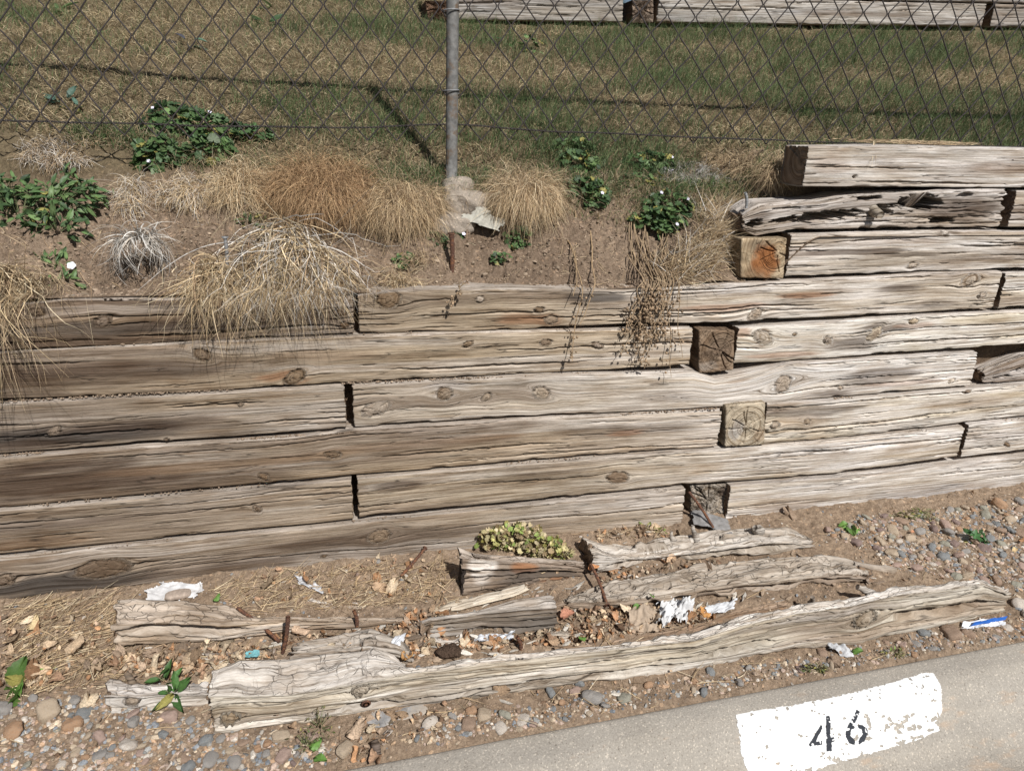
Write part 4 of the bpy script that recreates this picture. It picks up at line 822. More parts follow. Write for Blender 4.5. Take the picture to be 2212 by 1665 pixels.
def mound(label, px, py, rx, ry, n, seed, pal=BROWN, L=(.05, .11), grav=2.2, W=.0016, lift=.03, fwd=.5, group='dry grass tufts on the bank', up=.5, name='dry_grass_tuft', pal2=None, extra=None, curl=1.3, kink=.25):
    """a tussock seen at (px, py) with half size rx, ry in frame units, blades arch out of it and hang down"""
    r_ = np.random.default_rng(seed); u = r_.normal(size=(n*3, 2))*.55; u = u[((u**2).sum(1) < 1+.5*(vn(np.arctan2(u[:, 1], u[:, 0])*2.5+9, u[:, 0]*0, seed)-.5)) & (fbm(u[:, 0]*2.5, u[:, 1]*2.5, seed, 2) > .36)][:n]; n = len(u)
    c0 = hit(px, py+ry*.2); s = c0[1]/FPX*1.08
    x = c0[0]+u[:, 0]*rx*s*.85; z_ = c0[2]+.0+(-u[:, 1]*.55+.35)*ry*s
    # find bank depth at that height by stepping
    yy = np.linspace(2.36, 3.1, 120); zz = bank_raw(x[:, None]*np.ones(120), yy[None]*np.ones((n, 1))); iy = np.argmax(zz > z_[:, None], axis=1); iy = np.where(iy == 0, 60, iy); y = yy[iy]
    R = np.stack([x, y-.005-lift*(1-(u**2).sum(1)), z_], -1)
    d = unit(np.stack([u[:, 0]*.8+.6*r_.normal(size=n), -fwd+.4*r_.normal(size=n), up-.2*u[:, 1]+.5*r_.normal(size=n)], -1))
    ln = r_.uniform(*L, n)*(.7+.5*r_.random(n)); c = pick(pal, n, r_)
    sets = [ribbons(R, d, ln, r_.uniform(.6, 1.4, n)*W, c*(.45+.95*r_.random((n, 1))), 8, 0, grav, curl, seed, lambda a, b_: np.where(b_ > 2.40, bank_raw(a, b_), -9), tipcol=c*1.45, kink=kink)]
    if extra: sets += extra
    return straw_object(name, label, 'grass tuft', sets, group)
mound('largest orange brown grass tussock, left of the concrete footing', 695, 425, 115, 80, 6800, 11, L=(.08, .19), W=.0016, lift=.11, curl=.9, pal=BROWN*np.array([.95, .85, .75]), grav=2.8)
mound('tan grass tussock directly left of the footing', 870, 455, 85, 62, 4200, 12, pal=np.concatenate([BROWN, STRAW[:2]]), L=(.08, .18), lift=.09, curl=.9, grav=2.8)
mound('curtain like hanging grass tussock directly right of the footing', 1125, 425, 78, 58, 4200, 13, pal=np.concatenate([BROWN, STRAW]), L=(.09, .20), lift=.09, grav=3.2, curl=.8)
mound('pale straw tuft drooping right of the big mallow plant', 515, 415, 45, 60, 1600, 14, pal=STRAW, L=(.07, .17), lift=.06, grav=2.8)
mound('matted dry grass under the big leafy mallow', 400, 425, 55, 45, 1100, 15, pal=np.concatenate([STRAW, WHITE[:2]]), L=(.05, .12), grav=2.4)
mound('small pale tuft hanging left of the big mallow', 288, 440, 22, 60, 500, 16, pal=np.concatenate([STRAW, WHITE]), L=(.06, .14), grav=2.5)
mound('orange dry grass tuft under the fence at far left', 125, 345, 70, 45, 1200, 17, L=(.04, .09), pal=np.concatenate([BROWN, WHITE[:2]]))
mound('dry grass tuft left of the topmost timber', 1650, 375, 55, 55, 2200, 18, L=(.06, .13), pal=np.concatenate([BROWN, STRAW[:1]]), grav=2.8)
mound('grey dead root mat between the mallows and the topmost timber', 1500, 385, 90, 40, 900, 19, L=(.04, .09), pal=WHITE*.75)
mound('thin straw tuft hanging behind the grey spike', 440, 620, 34, 38, 420, 20, pal=np.concatenate([STRAW, WHITE[:1]]), L=(.06, .13), grav=3, W=.0022)
mound('small dead tuft with curled roots on the top timber', 862, 600, 45, 40, 320, 21, pal=STRAW*.9, L=(.05, .10), grav=2, W=.0016, up=.2)
mound('little brown dead tuft left of the ribbed spike', 905, 560, 40, 20, 220, 22, pal=BROWN, L=(.03, .06))
# hanging heaps: long stems rooted on the bank, falling over the timbers
def hanging(label, px, py, w, n, seed, L, pal, W=.0022, name='hanging_straw', spread=.4, grav=3.0, out=(.035, .09), cat='dead grass', group='dead plants hanging over the wall', curl=.8):
    r_ = np.random.default_rng(seed); c0 = hit(px, py); s = c0[1]/FPX; u = r_.normal(size=n)*.45; curl = curl*1.8
    R = np.stack([c0[0]+u*w*s, c0[1]+r_.uniform(-.03, .03, n)-.02, c0[2]+r_.uniform(-.01, .05, n)], -1)
    R[:, 2] = np.maximum(R[:, 2], bank_raw(R[:, 0], np.maximum(R[:, 1], 2.41)))
    d = unit(np.stack([u*spread*1.2+.5*r_.normal(size=n), -np.ones(n)*r_.uniform(.4, 1.6, n), r_.uniform(-.8, .35, n)], -1)); c = pick(pal, n, r_)
    def floor(a, b_): return np.where(b_ > 2.352, np.maximum(bank_raw(a, b_), -.526), -9)
    V, F, C = ribbons(R, d, r_.uniform(L[0], L[1], n), r_.uniform(.5, 1.5, n)*W, c*(.5+.9*r_.random((n, 1))), 20, 0, grav, curl, seed, floor, push=.022, kink=.45)
    # keep every stem in front of the timber faces
    lim = 2.372+.1*(np.minimum(V[:, 2], -.535)+.535); V[:, 1] = np.where(V[:, 2] < -.532, np.minimum(V[:, 1], lim-.010-.03*vn(V[:, 0]*30, V[:, 2]*8, seed)), V[:, 1])
    return [(V, F, C)]
def hang_obj(name, label, sets): return straw_object(name, label, 'dead grass', sum(sets, []), 'dead plants hanging over the wall')
hang_obj('hanging_straw', 'huge heap of bleached straw hanging over the top timbers', [hanging('', 620, 505, 42, 380, 31, (.20, .58), np.concatenate([STRAW, WHITE]), W=.0034, spread=.45),
    hanging('', 625, 560, 85, 850, 32, (.12, .36), np.concatenate([STRAW, WHITE[:2]]), W=.0032, spread=.6), hanging('', 560, 600, 150, 420, 33, (.12, .40), STRAW, W=.0018), hanging('', 690, 590, 80, 420, 34, (.08, .26), np.concatenate([STRAW, WHITE]), W=.0024)])
hang_obj('hanging_straw', 'slim bundle of straw falling left from the grey spike', [hanging('', 460, 585, 26, 300, 35, (.12, .36), STRAW, W=.0028, spread=-.6)])
hang_obj('hanging_straw', 'brown straw hanging at the left edge of the picture', [hanging('', 5, 600, 45, 520, 36, (.22, .6), np.concatenate([BROWN, STRAW]), W=.0024), hanging('', 75, 615, 60, 160, 37, (.06, .18), STRAW*.85, W=.002)])
def roots_tuft(label, px, py, rx, ry, n, seed):
    r_ = np.random.default_rng(seed); c0 = hit(px, py+ry*.6); s = c0[1]/FPX; th = r_.uniform(-1.35, 1.35, n)
    top = np.array([c0[0], c0[1]-.02, c0[2]+ry*1.25*s]); R = top+np.stack([np.sin(th)*.25*rx*s, r_.uniform(-.015, .015, n), -.012*np.abs(th)], -1)
    d = unit(np.stack([np.sin(th)*1.1, -.4+.25*r_.normal(size=n), .5+.2*r_.normal(size=n)], -1)); c = pick(WHITE, n, r_)
    f = lambda a, b_: np.where(b_ > 2.41, bank_raw(a, b_), -9)
    return straw_object('root_tuft', label, 'root tuft', [ribbons(R, d, r_.uniform(.06, .20, n), r_.uniform(.5, 1.7, n)*.0032, c*(.5+.8*r_.random((n, 1))), 10, 0, 3.8, 2.0, seed, f)], 'dead plants hanging over the wall')
roots_tuft('silvery dome of dead roots arching over a dark hollow in the bank', 315, 560, 60, 60, 330, 41)
def stems(label, name, list_, seed, pods=10, podr=.0042, col=(.36, .26, .16), rad=.0017, podcol=(.34, .24, .15)):
    r_ = np.random.default_rng(seed); V, F, C = [], [], []; b = 0
    for (xa, ya, xb, yb_, k) in list_:
        a = hit(xa, ya); Yw = 2.375+.1*(onY(xb, yb_, 2.34)[2]+.535)-.03-.03*r_.random(); e = onY(xb, yb_, Yw); m = (a+e)/2+np.array([.02*r_.normal(), -.03, .06*r_.random()])
        t = np.linspace(0, 1, 26)[:, None]; path = (1-t)**2*a+2*t*(1-t)*m+t*t*e
        path[:, 0] += .016*(vn(t[:, 0]*6, t[:, 0]*0, seed+xa)-.5)*2+.006*(vn(t[:, 0]*17, t[:, 0]*0, seed+xb)-.5); path[:, 1] = np.where(path[:, 2] < -.50, np.minimum(path[:, 1], 2.352+.1*(path[:, 2]+.5)), path[:, 1]); path[:, 2] = np.maximum(path[:, 2], np.where(path[:, 1] > 2.36, np.maximum(bank_raw(path[:, 0], path[:, 1]), -.525)+.006, -9))
        for _ in range(4): path[1:-1] = (path[:-2]+path[1:-1]*2+path[2:])/4
        v, f, g = tube(path, np.linspace(rad*1.3, rad*.6, 26), 5, False); V.append(v); F.append(f+b); C.append(np.tile(col, (len(v), 1))*(.8+.4*r_.random())); b += len(v)
        for j in range(k):
            tt = 1-.5*r_.random()**1.5; q_ = path[min(25, int(tt*25))]+r_.normal(size=3)*np.array([.010, .008, .008]); v, f, _ = blob(q_, [podr*r_.uniform(.6, 1.3)]*3, j+seed, 5, 2, .3, 200)
            V.append(v); F.append(f+b); C.append(np.tile(podcol, (len(v), 1))*r_.uniform(.6, 1.4)); b += len(v)
    V = np.concatenate(V); o = mesh_np(name, V, np.concatenate(F), None, M_STRAW, None, True, {'col': np.concatenate(C)}); return tag(o, label, 'dead plant', 'dead plants hanging over the wall')
stems('bunch of brown seed stems hanging below the right mallow', 'dead_plant', [(1400+random.uniform(-45, 55), 545+random.uniform(-50, 40), 1395+random.uniform(-58, 48), random.uniform(690, 800), random.randint(10, 26)) for _ in range(26)]+[(1410, 560, 1442, 815, 14), (1425, 560, 1470, 772, 8)], 3)
stems('single long dry stem with seed heads hanging over two timbers', 'dead_plant', [(1243, 470, 1240, 780, 26), (1280, 500, 1250, 700, 4), (1225, 520, 1243, 640, 0)], 5, rad=.0022, col=(.44, .31, .18))
stems('small broken stem with brown pods on the top timber below the ribbed spike', 'dead_plant', [(980, 590, 975, 660, 14)], 6, podr=.004)
r_ = np.random.default_rng(77)
def needles(label, pts, n, seed, L=.11, W=.0016, pal=BROWN, kind='stuff', lift=.01, z=terr, name='pine_needles', cat='pine needles', flat=.12):
    """pts: list of (px, py, rx, ry) ellipses in the frame; needles lie on the surface below"""
    r_ = np.random.default_rng(seed); R = []
    for (px, py, rx, ry, k) in pts:
        c = hit(px, py, z); ex = hit(px+rx, py, z)-c; ey = hit(px, py-ry, z)-c; u = r_.normal(size=(int(n*k), 2))*.5
        p_ = c+u[:, :1]*ex+u[:, 1:]*ey; p_[:, 2] = z(p_[:, 0], p_[:, 1])+r_.uniform(.003, lift+.004, len(p_)); R.append(p_)
    R = np.concatenate(R); m = len(R); a = r_.normal(.6, .9, m); d = unit(np.stack([np.cos(a), np.sin(a)*.8, flat*r_.normal(size=m)], -1)); c = pick(pal, m, r_)
    s_ = ribbons(R, d, r_.uniform(.35, 1.2, m)*L, np.full(m, W), c, 5, 0, .25, .25, seed, z)
    return straw_object(name, label, cat, [s_], None, None, kind)
needles('heap of fallen pine needles beside the orange stained end block', [(1530, 540, 60, 45, 1), (1480, 590, 60, 25, .4), (1555, 490, 50, 25, .5)], 2600, 51, .12, .0019, np.concatenate([BROWN, STRAW, WHITE[:1]]), lift=.06, z=bank_raw, flat=.8)

# leaves ---------------------------------------------------------------
def leaf_shape(kind, seed):
    """outline of a leaf of unit length around the origin: vertices (x along, y across, z), faces as a fan"""
    if kind == 'mallow':
        n = 56; th = np.linspace(.25, 2*np.pi-.25, n); r = .5*(1+.09*np.cos(th*7+3.14))*(1+.04*np.cos(th*28)); r *= (1-.35*np.exp(-((th)/.35)**2)-.35*np.exp(-((2*np.pi-th)/.35)**2)); x, y = -r*np.cos(th), r*np.sin(th)
        V = [[-.08, 0, 0]]+[[a, b_, .10*(a*a+b_*b_)*4*.5+.035*np.cos(t*7+3.14)*(a*a+b_*b_)*4] for a, b_, t in zip(x, y, th)]
    elif kind == 'lance':
        n = 24; t = np.linspace(0, 1, n//2); wv = .17*np.sin(np.pi*t**.8)**.9*(1+.08*np.sin(t*25)); x = np.concatenate([t, t[::-1]])-.0; y = np.concatenate([wv, -wv[::-1]])
        V = [[.45, 0, -.02]]+[[a, b_, .10*abs(b_)*2-.20*(a-.4)**2] for a, b_ in zip(x, y)]
    else:
        n = 36; t = np.linspace(0, 1, n//2); wv = .30*np.sin(np.pi*t**.75)**.8*(1+.10*np.sin(t*31+seed)); x = np.concatenate([t, t[::-1]]); y = np.concatenate([wv, -wv[::-1]])
        V = [[.4, 0, 0]]+[[a, b_, .35*abs(b_)*math.sin(a*4+seed)+.12*math.sin(a*5+seed)] for a, b_ in zip(x, y)]
    V = np.array(V); m = len(V)-1; F = [[0, i+1, (i+1) % m+1] for i in range(m)]
    if kind == 'mallow': F = F[:-1]
    return V, np.array(F)
def leaves(kind, P, nrm, hd, size, col, seed, curl=0):
    """place leaves: P (n,3), nrm normals, hd headings"""
    V0, F0 = leaf_shape(kind, seed); n = len(P); nrm = unit(nrm); hd = unit(hd-nrm*(hd*nrm).sum(1)[:, None]); sd_ = np.cross(nrm, hd)
    r_ = np.random.default_rng(seed); zc = (1+curl*r_.normal(size=n))[:, None, None]
    V = P[:, None]+size[:, None, None]*(V0[None, :, :1]*hd[:, None]+V0[None, :, 1:2]*sd_[:, None]+V0[None, :, 2:]*zc*nrm[:, None])
    m = len(V0); F = (F0[None]+(np.arange(n)*m)[:, None, None]).reshape(-1, 3); C = np.repeat(col[:, None], m, 1)
    rim = np.linalg.norm(V0[:, :2]-V0[0, :2], axis=1); rim = rim/rim.max(); th = np.arctan2(V0[:, 1], V0[:, 0]+.08)
    vein = 1+.22*np.cos(th*7+3.14)*(rim > .1) if kind == 'mallow' else 1+.0*rim; vein = np.where(np.arange(m) == 0, 1.25, vein)
    C = C*vein[None, :, None]; return V.reshape(-1, 3), F, C.reshape(-1, 3)
GREEN = np.array([(.065, .115, .042), (.085, .145, .05), (.05, .09, .036), (.115, .175, .065)])
def plant(name, label, cat, ells, kind, size, pal, seed, dens=1.0, flowers=0, thick=.045, group='green plants on the bank', surf=None, W=.0014, stemcol=(.22, .24, .12), jit=.7, curl=.5, up=.25):
    """ells: (px, py, rx, ry) clumps in the frame; leaves fill a low dome over the surface there. foliage + stems (+ flowers) as parts"""
    r_ = np.random.default_rng(seed); surf = surf or bank_raw; P, Nn, B = [], [], []
    for (px, py, rx, ry) in ells:
        c = hit(px, py, surf); s = np.linalg.norm(c)/FPX; n = int(dens*rx*ry/(size/s)**2*7)+5
        u = r_.uniform(-1, 1, (n*2, 2)); u = u[(u**2).sum(1) < 1][:n]; rr = np.sqrt(1-(u**2).sum(1))
        vd = -c/np.linalg.norm(c)
        nb = unit(np.array([0, -.6, .8])); p_ = c+(u[:, :1]*rx*s)*CR+(-u[:, 1:]*ry*s)*CU+nb*(thick*rr*r_.uniform(.35, 1.0, len(u)))[:, None]
        P.append(p_); Nn.append(unit(np.stack([u[:, 0]*.6, -.45-.1*u[:, 1], .75-u[:, 1]*.25], -1)+jit*.5*r_.normal(size=p_.shape)))
        B.append(c+.25*(p_-c)-nb*.01)
    P = np.concatenate(P); Nn = np.concatenate(Nn); B = np.concatenate(B); n = len(P); hd = unit(P-B+np.array([0, -.3, up])*.02)
    root = empty(name, P.mean(0)*[1, 1, 0]+[0, 0, P[:, 2].min()], label, cat, group)
    sz = size*r_.uniform(.55, 1.15, n); c = pick(pal, n, r_, .25); yl_ = r_.random(n) < .06; c[yl_] = np.array([.30, .27, .08])
    V, F, C = leaves(kind, P-(hd*sz[:, None]*.45 if kind != 'mallow' else 0), Nn, hd, sz, c, seed, curl); mesh_np('foliage', V, None, F, M_LEAF, root, True, {'col': C})
    k = min(n, 220); idx = r_.choice(n, k, replace=False); d = P[idx]-B[idx]; L = np.linalg.norm(d, axis=1)
    v, f, c_ = ribbons(B[idx], unit(d), L, np.full(k, W*1.6), np.tile(stemcol, (k, 1)), 3, 0, .05, .1, seed)
    if k > 14: mesh_np('stems', v, f, None, M_STRAW, root, True, {'col': c_})['kind'] = 'stuff'
    for j in range(flowers):
        q_ = P[r_.integers(n)]+unit(np.array([0, -.8, .6]))*.012; th = np.linspace(0, 2*np.pi, 40, endpoint=False); rr = .007*(.75+.3*np.abs(np.cos(th*2.5)))
        a = unit(np.array([1, .1, 0.])); b_ = np.cross(unit(np.array([0, -.75, .65])), a)
        V = np.concatenate([q_[None]-[[0, 0, .001]], q_+rr[:, None]*(np.cos(th)[:, None]*a+np.sin(th)[:, None]*b_)]); i = np.arange(40); F = np.stack([0*i, i+1, (i+1) % 40+1], -1)
        mesh_np('flower', V, None, F, M_PAPER, root, True, {'col': np.tile([.72, .68, .80], (41, 1))})
    return root
plant('mallow_plant', 'biggest mallow plant with round leaves and small pale flowers, upper left', 'mallow', [(400, 300, 100, 50), (340, 345, 45, 40), (450, 345, 60, 40), (530, 300, 55, 22), (375, 255, 50, 18)], 'mallow', .040, GREEN, 1, 2.3, 4, .06)
plant('mallow_plant', 'mallow plant hanging right of the curtain like tussock', 'mallow', [(1245, 370, 45, 40), (1265, 425, 48, 35), (1235, 330, 50, 25), (1290, 440, 25, 18)], 'mallow', .032, GREEN, 2, 2.0, 2, .05)
plant('mallow_plant', 'dark mallow plant growing under the fence wire, above the seed stems', 'mallow', [(1400, 365, 58, 30), (1395, 400, 40, 20), (1350, 400, 18, 12)], 'mallow', .028, GREEN*.9, 3, 2.0, 2, .05)
plant('mallow_plant', 'rounded mallow plant right above the hanging seed stems', 'mallow', [(1440, 455, 52, 35), (1410, 480, 50, 25), (1450, 500, 35, 20)], 'mallow', .028, GREEN*.95, 4, 2.0, 3, .06)
plant('mallow_plant', 'little mallow seedling cluster beside the torn paper', 'mallow', [(1118, 515, 32, 24)], 'mallow', .020, GREEN, 5, 1.2, 0, .03)
plant('mallow_plant', 'small mallow cluster around the ribbed spike', 'mallow', [(935, 525, 35, 22), (985, 515, 18, 14)], 'mallow', .020, GREEN, 6, 1.0, 1, .025)
plant('mallow_plant', 'tiny mallow clump left of the ribbed spike, low on the bare bank', 'mallow', [(875, 565, 26, 16)], 'mallow', .020, GREEN*1.1, 7, 1.1, 0, .02)
plant('mallow_plant', 'tiny mallow clump on bare earth right of the ribbed spike', 'mallow', [(1083, 562, 26, 16)], 'mallow', .018, GREEN*1.15, 8, .8, 0, .02)
plant('broadleaf_weed', 'sprawling bindweed mass at the left edge of the bank', 'weed', [(110, 450, 110, 45), (40, 470, 60, 60), (190, 430, 55, 30), (120, 500, 60, 30), (150, 395, 35, 20), (20, 420, 40, 30)], 'lance', .050, GREEN*1.05, 9, 2.2, 0, .08, up=.8)
o = plant('bindweed_plant', 'bindweed sprig with one white flower above the left timber', 'weed', [(120, 580, 35, 30), (140, 610, 28, 16), (110, 555, 28, 18)], 'lance', .04, GREEN*1.2, 10, 1.5, 0, .03, up=.8)
p = hit(162, 577)+np.array([0, -.03, .01]); th = np.linspace(0, 2*np.pi, 48, endpoint=False); a = unit(np.array([1, .1, 0.])); b_ = np.cross(unit(np.array([.1, -.75, .65])), a); nn = unit(np.array([.1, -.75, .65])); VV = [p[None]-nn*.010]
for rr, dz in ((.004, -.004), (.008, .001), (.0125, .002)): VV.append(p+rr*(1+.08*np.cos(th*5))[:, None]*(np.cos(th)[:, None]*a+np.sin(th)[:, None]*b_)+nn*dz)
V = np.concatenate(VV); i = np.arange(48); j = (i+1) % 48; F3 = np.stack([0*i, i+1, j+1], -1); F4 = np.concatenate([np.stack([1+k*48+i, 1+(k+1)*48+i, 1+(k+1)*48+j, 1+k*48+j], -1) for k in (0, 1)])
mesh_np('flower', V, F4, F3, M_PAPER, o, True, {'col': np.concatenate([np.tile([.7, .7, .45], (1, 1)), np.tile([.82, .82, .86], (144, 1))])})
plant('broadleaf_weed', 'small bindweed patch left of the straw heap', 'weed', [(535, 485, 48, 20), (560, 470, 20, 14)], 'lance', .032, GREEN*1.1, 11, .8, 0, .03, up=.8)
plant('broadleaf_weed', 'grey green thistle rosette behind the fence at left', 'weed', [(135, 222, 34, 24), (165, 235, 26, 14)], 'lance', .09, np.array([(.085, .15, .11), (.07, .12, .09)]), 12, 1.0, 0, .05, up=1, surf=bank_raw)
plant('broadleaf_weed', 'purple tinged dock rosette in the lawn at upper left', 'weed', [(400, 98, 34, 20)], 'lance', .12, np.array([(.10, .10, .12), (.075, .13, .085)]), 13, .9, 0, .06, up=1)
plant('broadleaf_weed', 'low clover patch in the lawn right of the post', 'weed', [(1115, 105, 55, 26)], 'mallow', .045, GREEN*1.25, 14, .6, 0, .03)
plant('broadleaf_weed', 'dark leafy weed in the lawn at the top edge', 'weed', [(570, 50, 40, 14), (590, 20, 26, 14)], 'lance', .10, GREEN*.85, 15, .7, 0, .05, up=1)
plant('broadleaf_weed', 'leafy weed at the top left corner of the lawn', 'weed', [(120, 22, 26, 16)], 'lance', .12, GREEN*1.0, 16, .8, 0, .05, up=1)
YEL = np.array([(.36, .34, .13), (.42, .36, .19), (.22, .29, .08), (.48, .40, .25), (.30, .22, .12)])
plant('wilted_plant', 'yellowing curled plant growing at the foot of the wall behind the stump like log', 'plant', [(1110, 1165, 75, 32), (1175, 1190, 50, 26), (1060, 1170, 35, 22), (1200, 1205, 35, 22)], 'mallow', .022, YEL, 17, 1.5, 0, .07, surf=lambda x, y: strip_z(x, y)+.03, group='wilted plants in front of the wall', curl=2.5, jit=1.4, stemcol=(.3, .24, .13))
plant('wilted_plant', 'small dry yellow tuft at the wall foot behind the pale log', 'plant', [(1405, 1145, 34, 14)], 'lance', .026, YEL*.9, 18, 1.2, 0, .03, surf=strip_z, group='wilted plants in front of the wall', curl=2)
plant('wilted_plant', 'dry brown moss clump on the pebbles below the wall at right', 'plant', [(1965, 1118, 50, 12), (1990, 1108, 26, 10)], 'lance', .02, YEL*.55, 19, 1.4, 0, .03, surf=strip_z, group='wilted plants in front of the wall', curl=2)
plant('wilted_plant', 'dull green moss clump by the kerb left of the painted panel', 'plant', [(1762, 1447, 32, 14)], 'lance', .014, YEL*.45, 20, 1.8, 0, .02, surf=strip_z, group='wilted plants in front of the wall', curl=2)
plant('wilted_plant', 'small weedy clump at the kerb edge above the right end of the painted panel', 'plant', [(1928, 1415, 32, 12)], 'lance', .016, YEL*.7, 21, 1.5, 0, .02, surf=strip_z, group='wilted plants in front of the wall')
plant('wilted_plant', 'brown spindly seedling below the split log at left', 'plant', [(690, 1570, 30, 40), (660, 1610, 40, 30)], 'lance', .012, YEL*.4, 22, .35, 0, .06, surf=strip_z, group='wilted plants in front of the wall')
plant('wilted_plant', 'limp dark green leafy sprig draped over the driftwood like log', 'plant', [(357, 1470, 38, 26), (370, 1495, 26, 18)], 'lance', .07, np.array([(.06, .13, .035), (.05, .11, .03)]), 23, 1.3, 0, .02, surf=lambda x, y: strip_z(x, y)+.045, group='fallen green sprigs', curl=1)
plant('wilted_plant', 'bright green broad leaves at the lower left edge', 'plant', [(52, 1480, 38, 18), (12, 1490, 18, 38)], 'broad', .10, np.array([(.14, .26, .06), (.12, .23, .05)]), 24, 1.0, 0, .02, surf=strip_z, group='fallen green sprigs')
plant('wilted_plant', 'three lobed green leaf on the pebbles close under the wall', 'plant', [(1848, 1134, 26, 10)], 'broad', .065, np.array([(.14, .25, .06)]), 25, 1.0, 0, .015, surf=lambda x, y: strip_z(x, y)+.02, group='fallen green sprigs')
plant('wilted_plant', 'dark green crumpled leaf on the pebbles near the right edge', 'plant', [(2108, 1162, 22, 16)], 'broad', .045, np.array([(.05, .12, .04)]), 26, 1.6, 0, .025, surf=lambda x, y: strip_z(x, y)+.02, group='fallen green sprigs')
# single fallen green leaves
def one_leaf(label, px, py, size, col, h=.012, a=0, surf=strip_z, kind='broad', mat=None, name='fallen_leaf', cat='leaf', group=None, seed=None):
    seed = int(px) if seed is None else seed; p = hit(px, py, lambda x, y: surf(x, y)+h); r_ = np.random.default_rng(seed)
    V, F, C = leaves(kind, (p-np.array([math.cos(a), math.sin(a), 0])*size*.45)[None], np.array([[.2*r_.normal(), -.25, 1.]]), np.array([[math.cos(a), math.sin(a), .1]]), np.array([size]), np.array([col]), seed)
    o = mesh_np(name, V, None, F, mat or M_LEAF, None, True, {'col': C}); tag(o, label, cat, group); return o
GL = (.13, .25, .055)
for (lb, px, py, sz, h, a) in [('green leaf on the white wood piece beside the broken plank', 1258, 1378, .035, .03, .3), ('small green leaf standing in the crack of the split log', 780, 1457, .035, .03, 1.4),
    ('green leaf on the dirt just above the kerb at right', 1852, 1407, .036, .012, -.3), ('green leaf lying on the kerb gutter right of the painted panel', 2062, 1587, .045, -.135, .2),
    ('green leaf at the right edge of the gutter', 2192, 1588, .03, -.14, .1), ('green leaf on the dirt by the brown seedling', 682, 1607, .042, .012, .6), ('pair of green leaves at the kerb edge, lower left', 690, 1638, .04, .012, -.5),
    ('tiny green leaf in the middle of the cracked flat log', 1408, 1288, .022, .06, 1.6), ('green leaf between white tissue and brown paper', 1375, 1310, .03, .03, .3), ('green leaf among needles left of the left log', 298, 1372, .035, .012, .3), ('green leaf behind the left log beside the white cloth', 468, 1292, .032, .02, .8)]:
    one_leaf(lb, px, py, sz, GL, h, a)

# ------------------------------------------------------------------ litter
def rag(label, px, py, w, h_, mat, col, seed, name, cat, wob=.012, cut=.06, h=.012, rot=0, fr=22, curl=0, nu=44, nv=30):
    s = np.linalg.norm(hit(px, py, strip_z))/FPX; c, d_ = math.cos(rot), math.sin(rot)
    C4 = []
    for (a, b_) in ((-1, 1), (1, 1), (1, -1), (-1, -1)):
        x = px+a*w*c-b_*h_*d_; y = py+a*w*d_*-1-0*h_+b_*h_*c; C4.append(hit(x, y, lambda X, Y: strip_z(X, Y)+h))
    return sheet(name, label, cat, C4, mat, seed, nu, nv, wob, fr, col, cut, None, curl)
rag('torn flat white rag half buried behind the left log', 380, 1278, 75, 24, M_PAPER, (.64, .63, .62), 61, 'white_rag', 'rag', .010, .13, .006, 0, 30)
rag('crumpled bright white tissue among the leaves behind the long log', 1455, 1322, 44, 30, M_PAPER, (.66, .655, .645), 62, 'white_tissue', 'tissue', .055, .05, .02, .2, 34)
rag('smaller flat white tissue scrap right of the crumpled tissue', 1555, 1314, 36, 13, M_PAPER, (.62, .63, .64), 63, 'white_tissue', 'tissue', .016, .05, .016, .25)
rag('crumpled brown paper wad left of the white tissue', 1390, 1338, 34, 24, M_PAPER, (.42, .33, .245), 64, 'brown_paper', 'paper', .04, .04, .02, 0, 20)
rag('orange stained scrap beside the white tissue', 1524, 1322, 12, 12, M_PAPER, (.55, .28, .10), 65, 'orange_scrap', 'scrap', .012, .02, .012)
o = rag('blue and white torn wrapper under the right end of the long log', 2125, 1347, 48, 8, M_PAPER, (.74, .75, .77), 66, 'wrapper', 'wrapper', .014, .03, .012, .12)
pr = bpy.data.objects[o.name]; s_ = sheet('blue_band', None, None, [hit(2088, 1356, lambda x, y: strip_z(x, y)+.02), hit(2172, 1338, lambda x, y: strip_z(x, y)+.022), hit(2176, 1330, lambda x, y: strip_z(x, y)+.03), hit(2170, 1340, lambda x, y: strip_z(x, y)+.034)][0:2]+[hit(2178, 1328, lambda x, y: strip_z(x, y)+.03), hit(2100, 1344, lambda x, y: strip_z(x, y)+.024)], M_PAPER, 67, 30, 8, .008, 22, (.03, .12, .42), .02)
s_.parent = pr; s_.location = s_.location-pr.location; s_['label'] = 'blue band of the wrapper'
rag('shiny clear plastic film under the dark plank face', 1068, 1376, 44, 10, M_PLAST, (.5, .5, .5), 68, 'plastic_film', 'plastic', .02, .05, .016, .1)
rag('small shiny plastic shard standing in the wood heap', 858, 1388, 18, 14, M_PLAST, (.5, .5, .5), 69, 'plastic_film', 'plastic', .02, .05, .03, .4)
rag('flattened clear plastic cup piece on the dirt below the wall', 668, 1262, 34, 14, M_PLAST, (.5, .45, .4), 70, 'plastic_film', 'plastic', .012, .08, .006, -.4)
rag('folded grey plastic piece leaning in front of the rotten block', 1535, 1125, 44, 20, M_PAPER, (.26, .25, .24), 71, 'plastic_film', 'plastic', .012, .03, .03, -.3)
rag('teal wrapper scrap behind the left end of the split log', 545, 1411, 16, 8, M_PAPER, (.20, .46, .48), 72, 'teal_scrap', 'scrap', .012, .04, .03, 0)
rag('crumpled grey foil by the kerb below the big knot of the long log', 1815, 1404, 30, 10, M_PAPER, (.5, .5, .5), 73, 'grey_foil', 'foil', .02, .05, .01, -.3, 30)
V, F, G = blob(strip_hit(972, 1416)+[0, 0, .018], (.036, .026, .018), 9, 60, 2, .35, 60); o = mesh_np('moss_clod', V, F, G, make_plain('dark_moss', (.075, .05, .035), .95, 0, 200, .6, .1, .006)); tag(o, 'dark brown furry clod on the dirt behind the split log', 'clod')
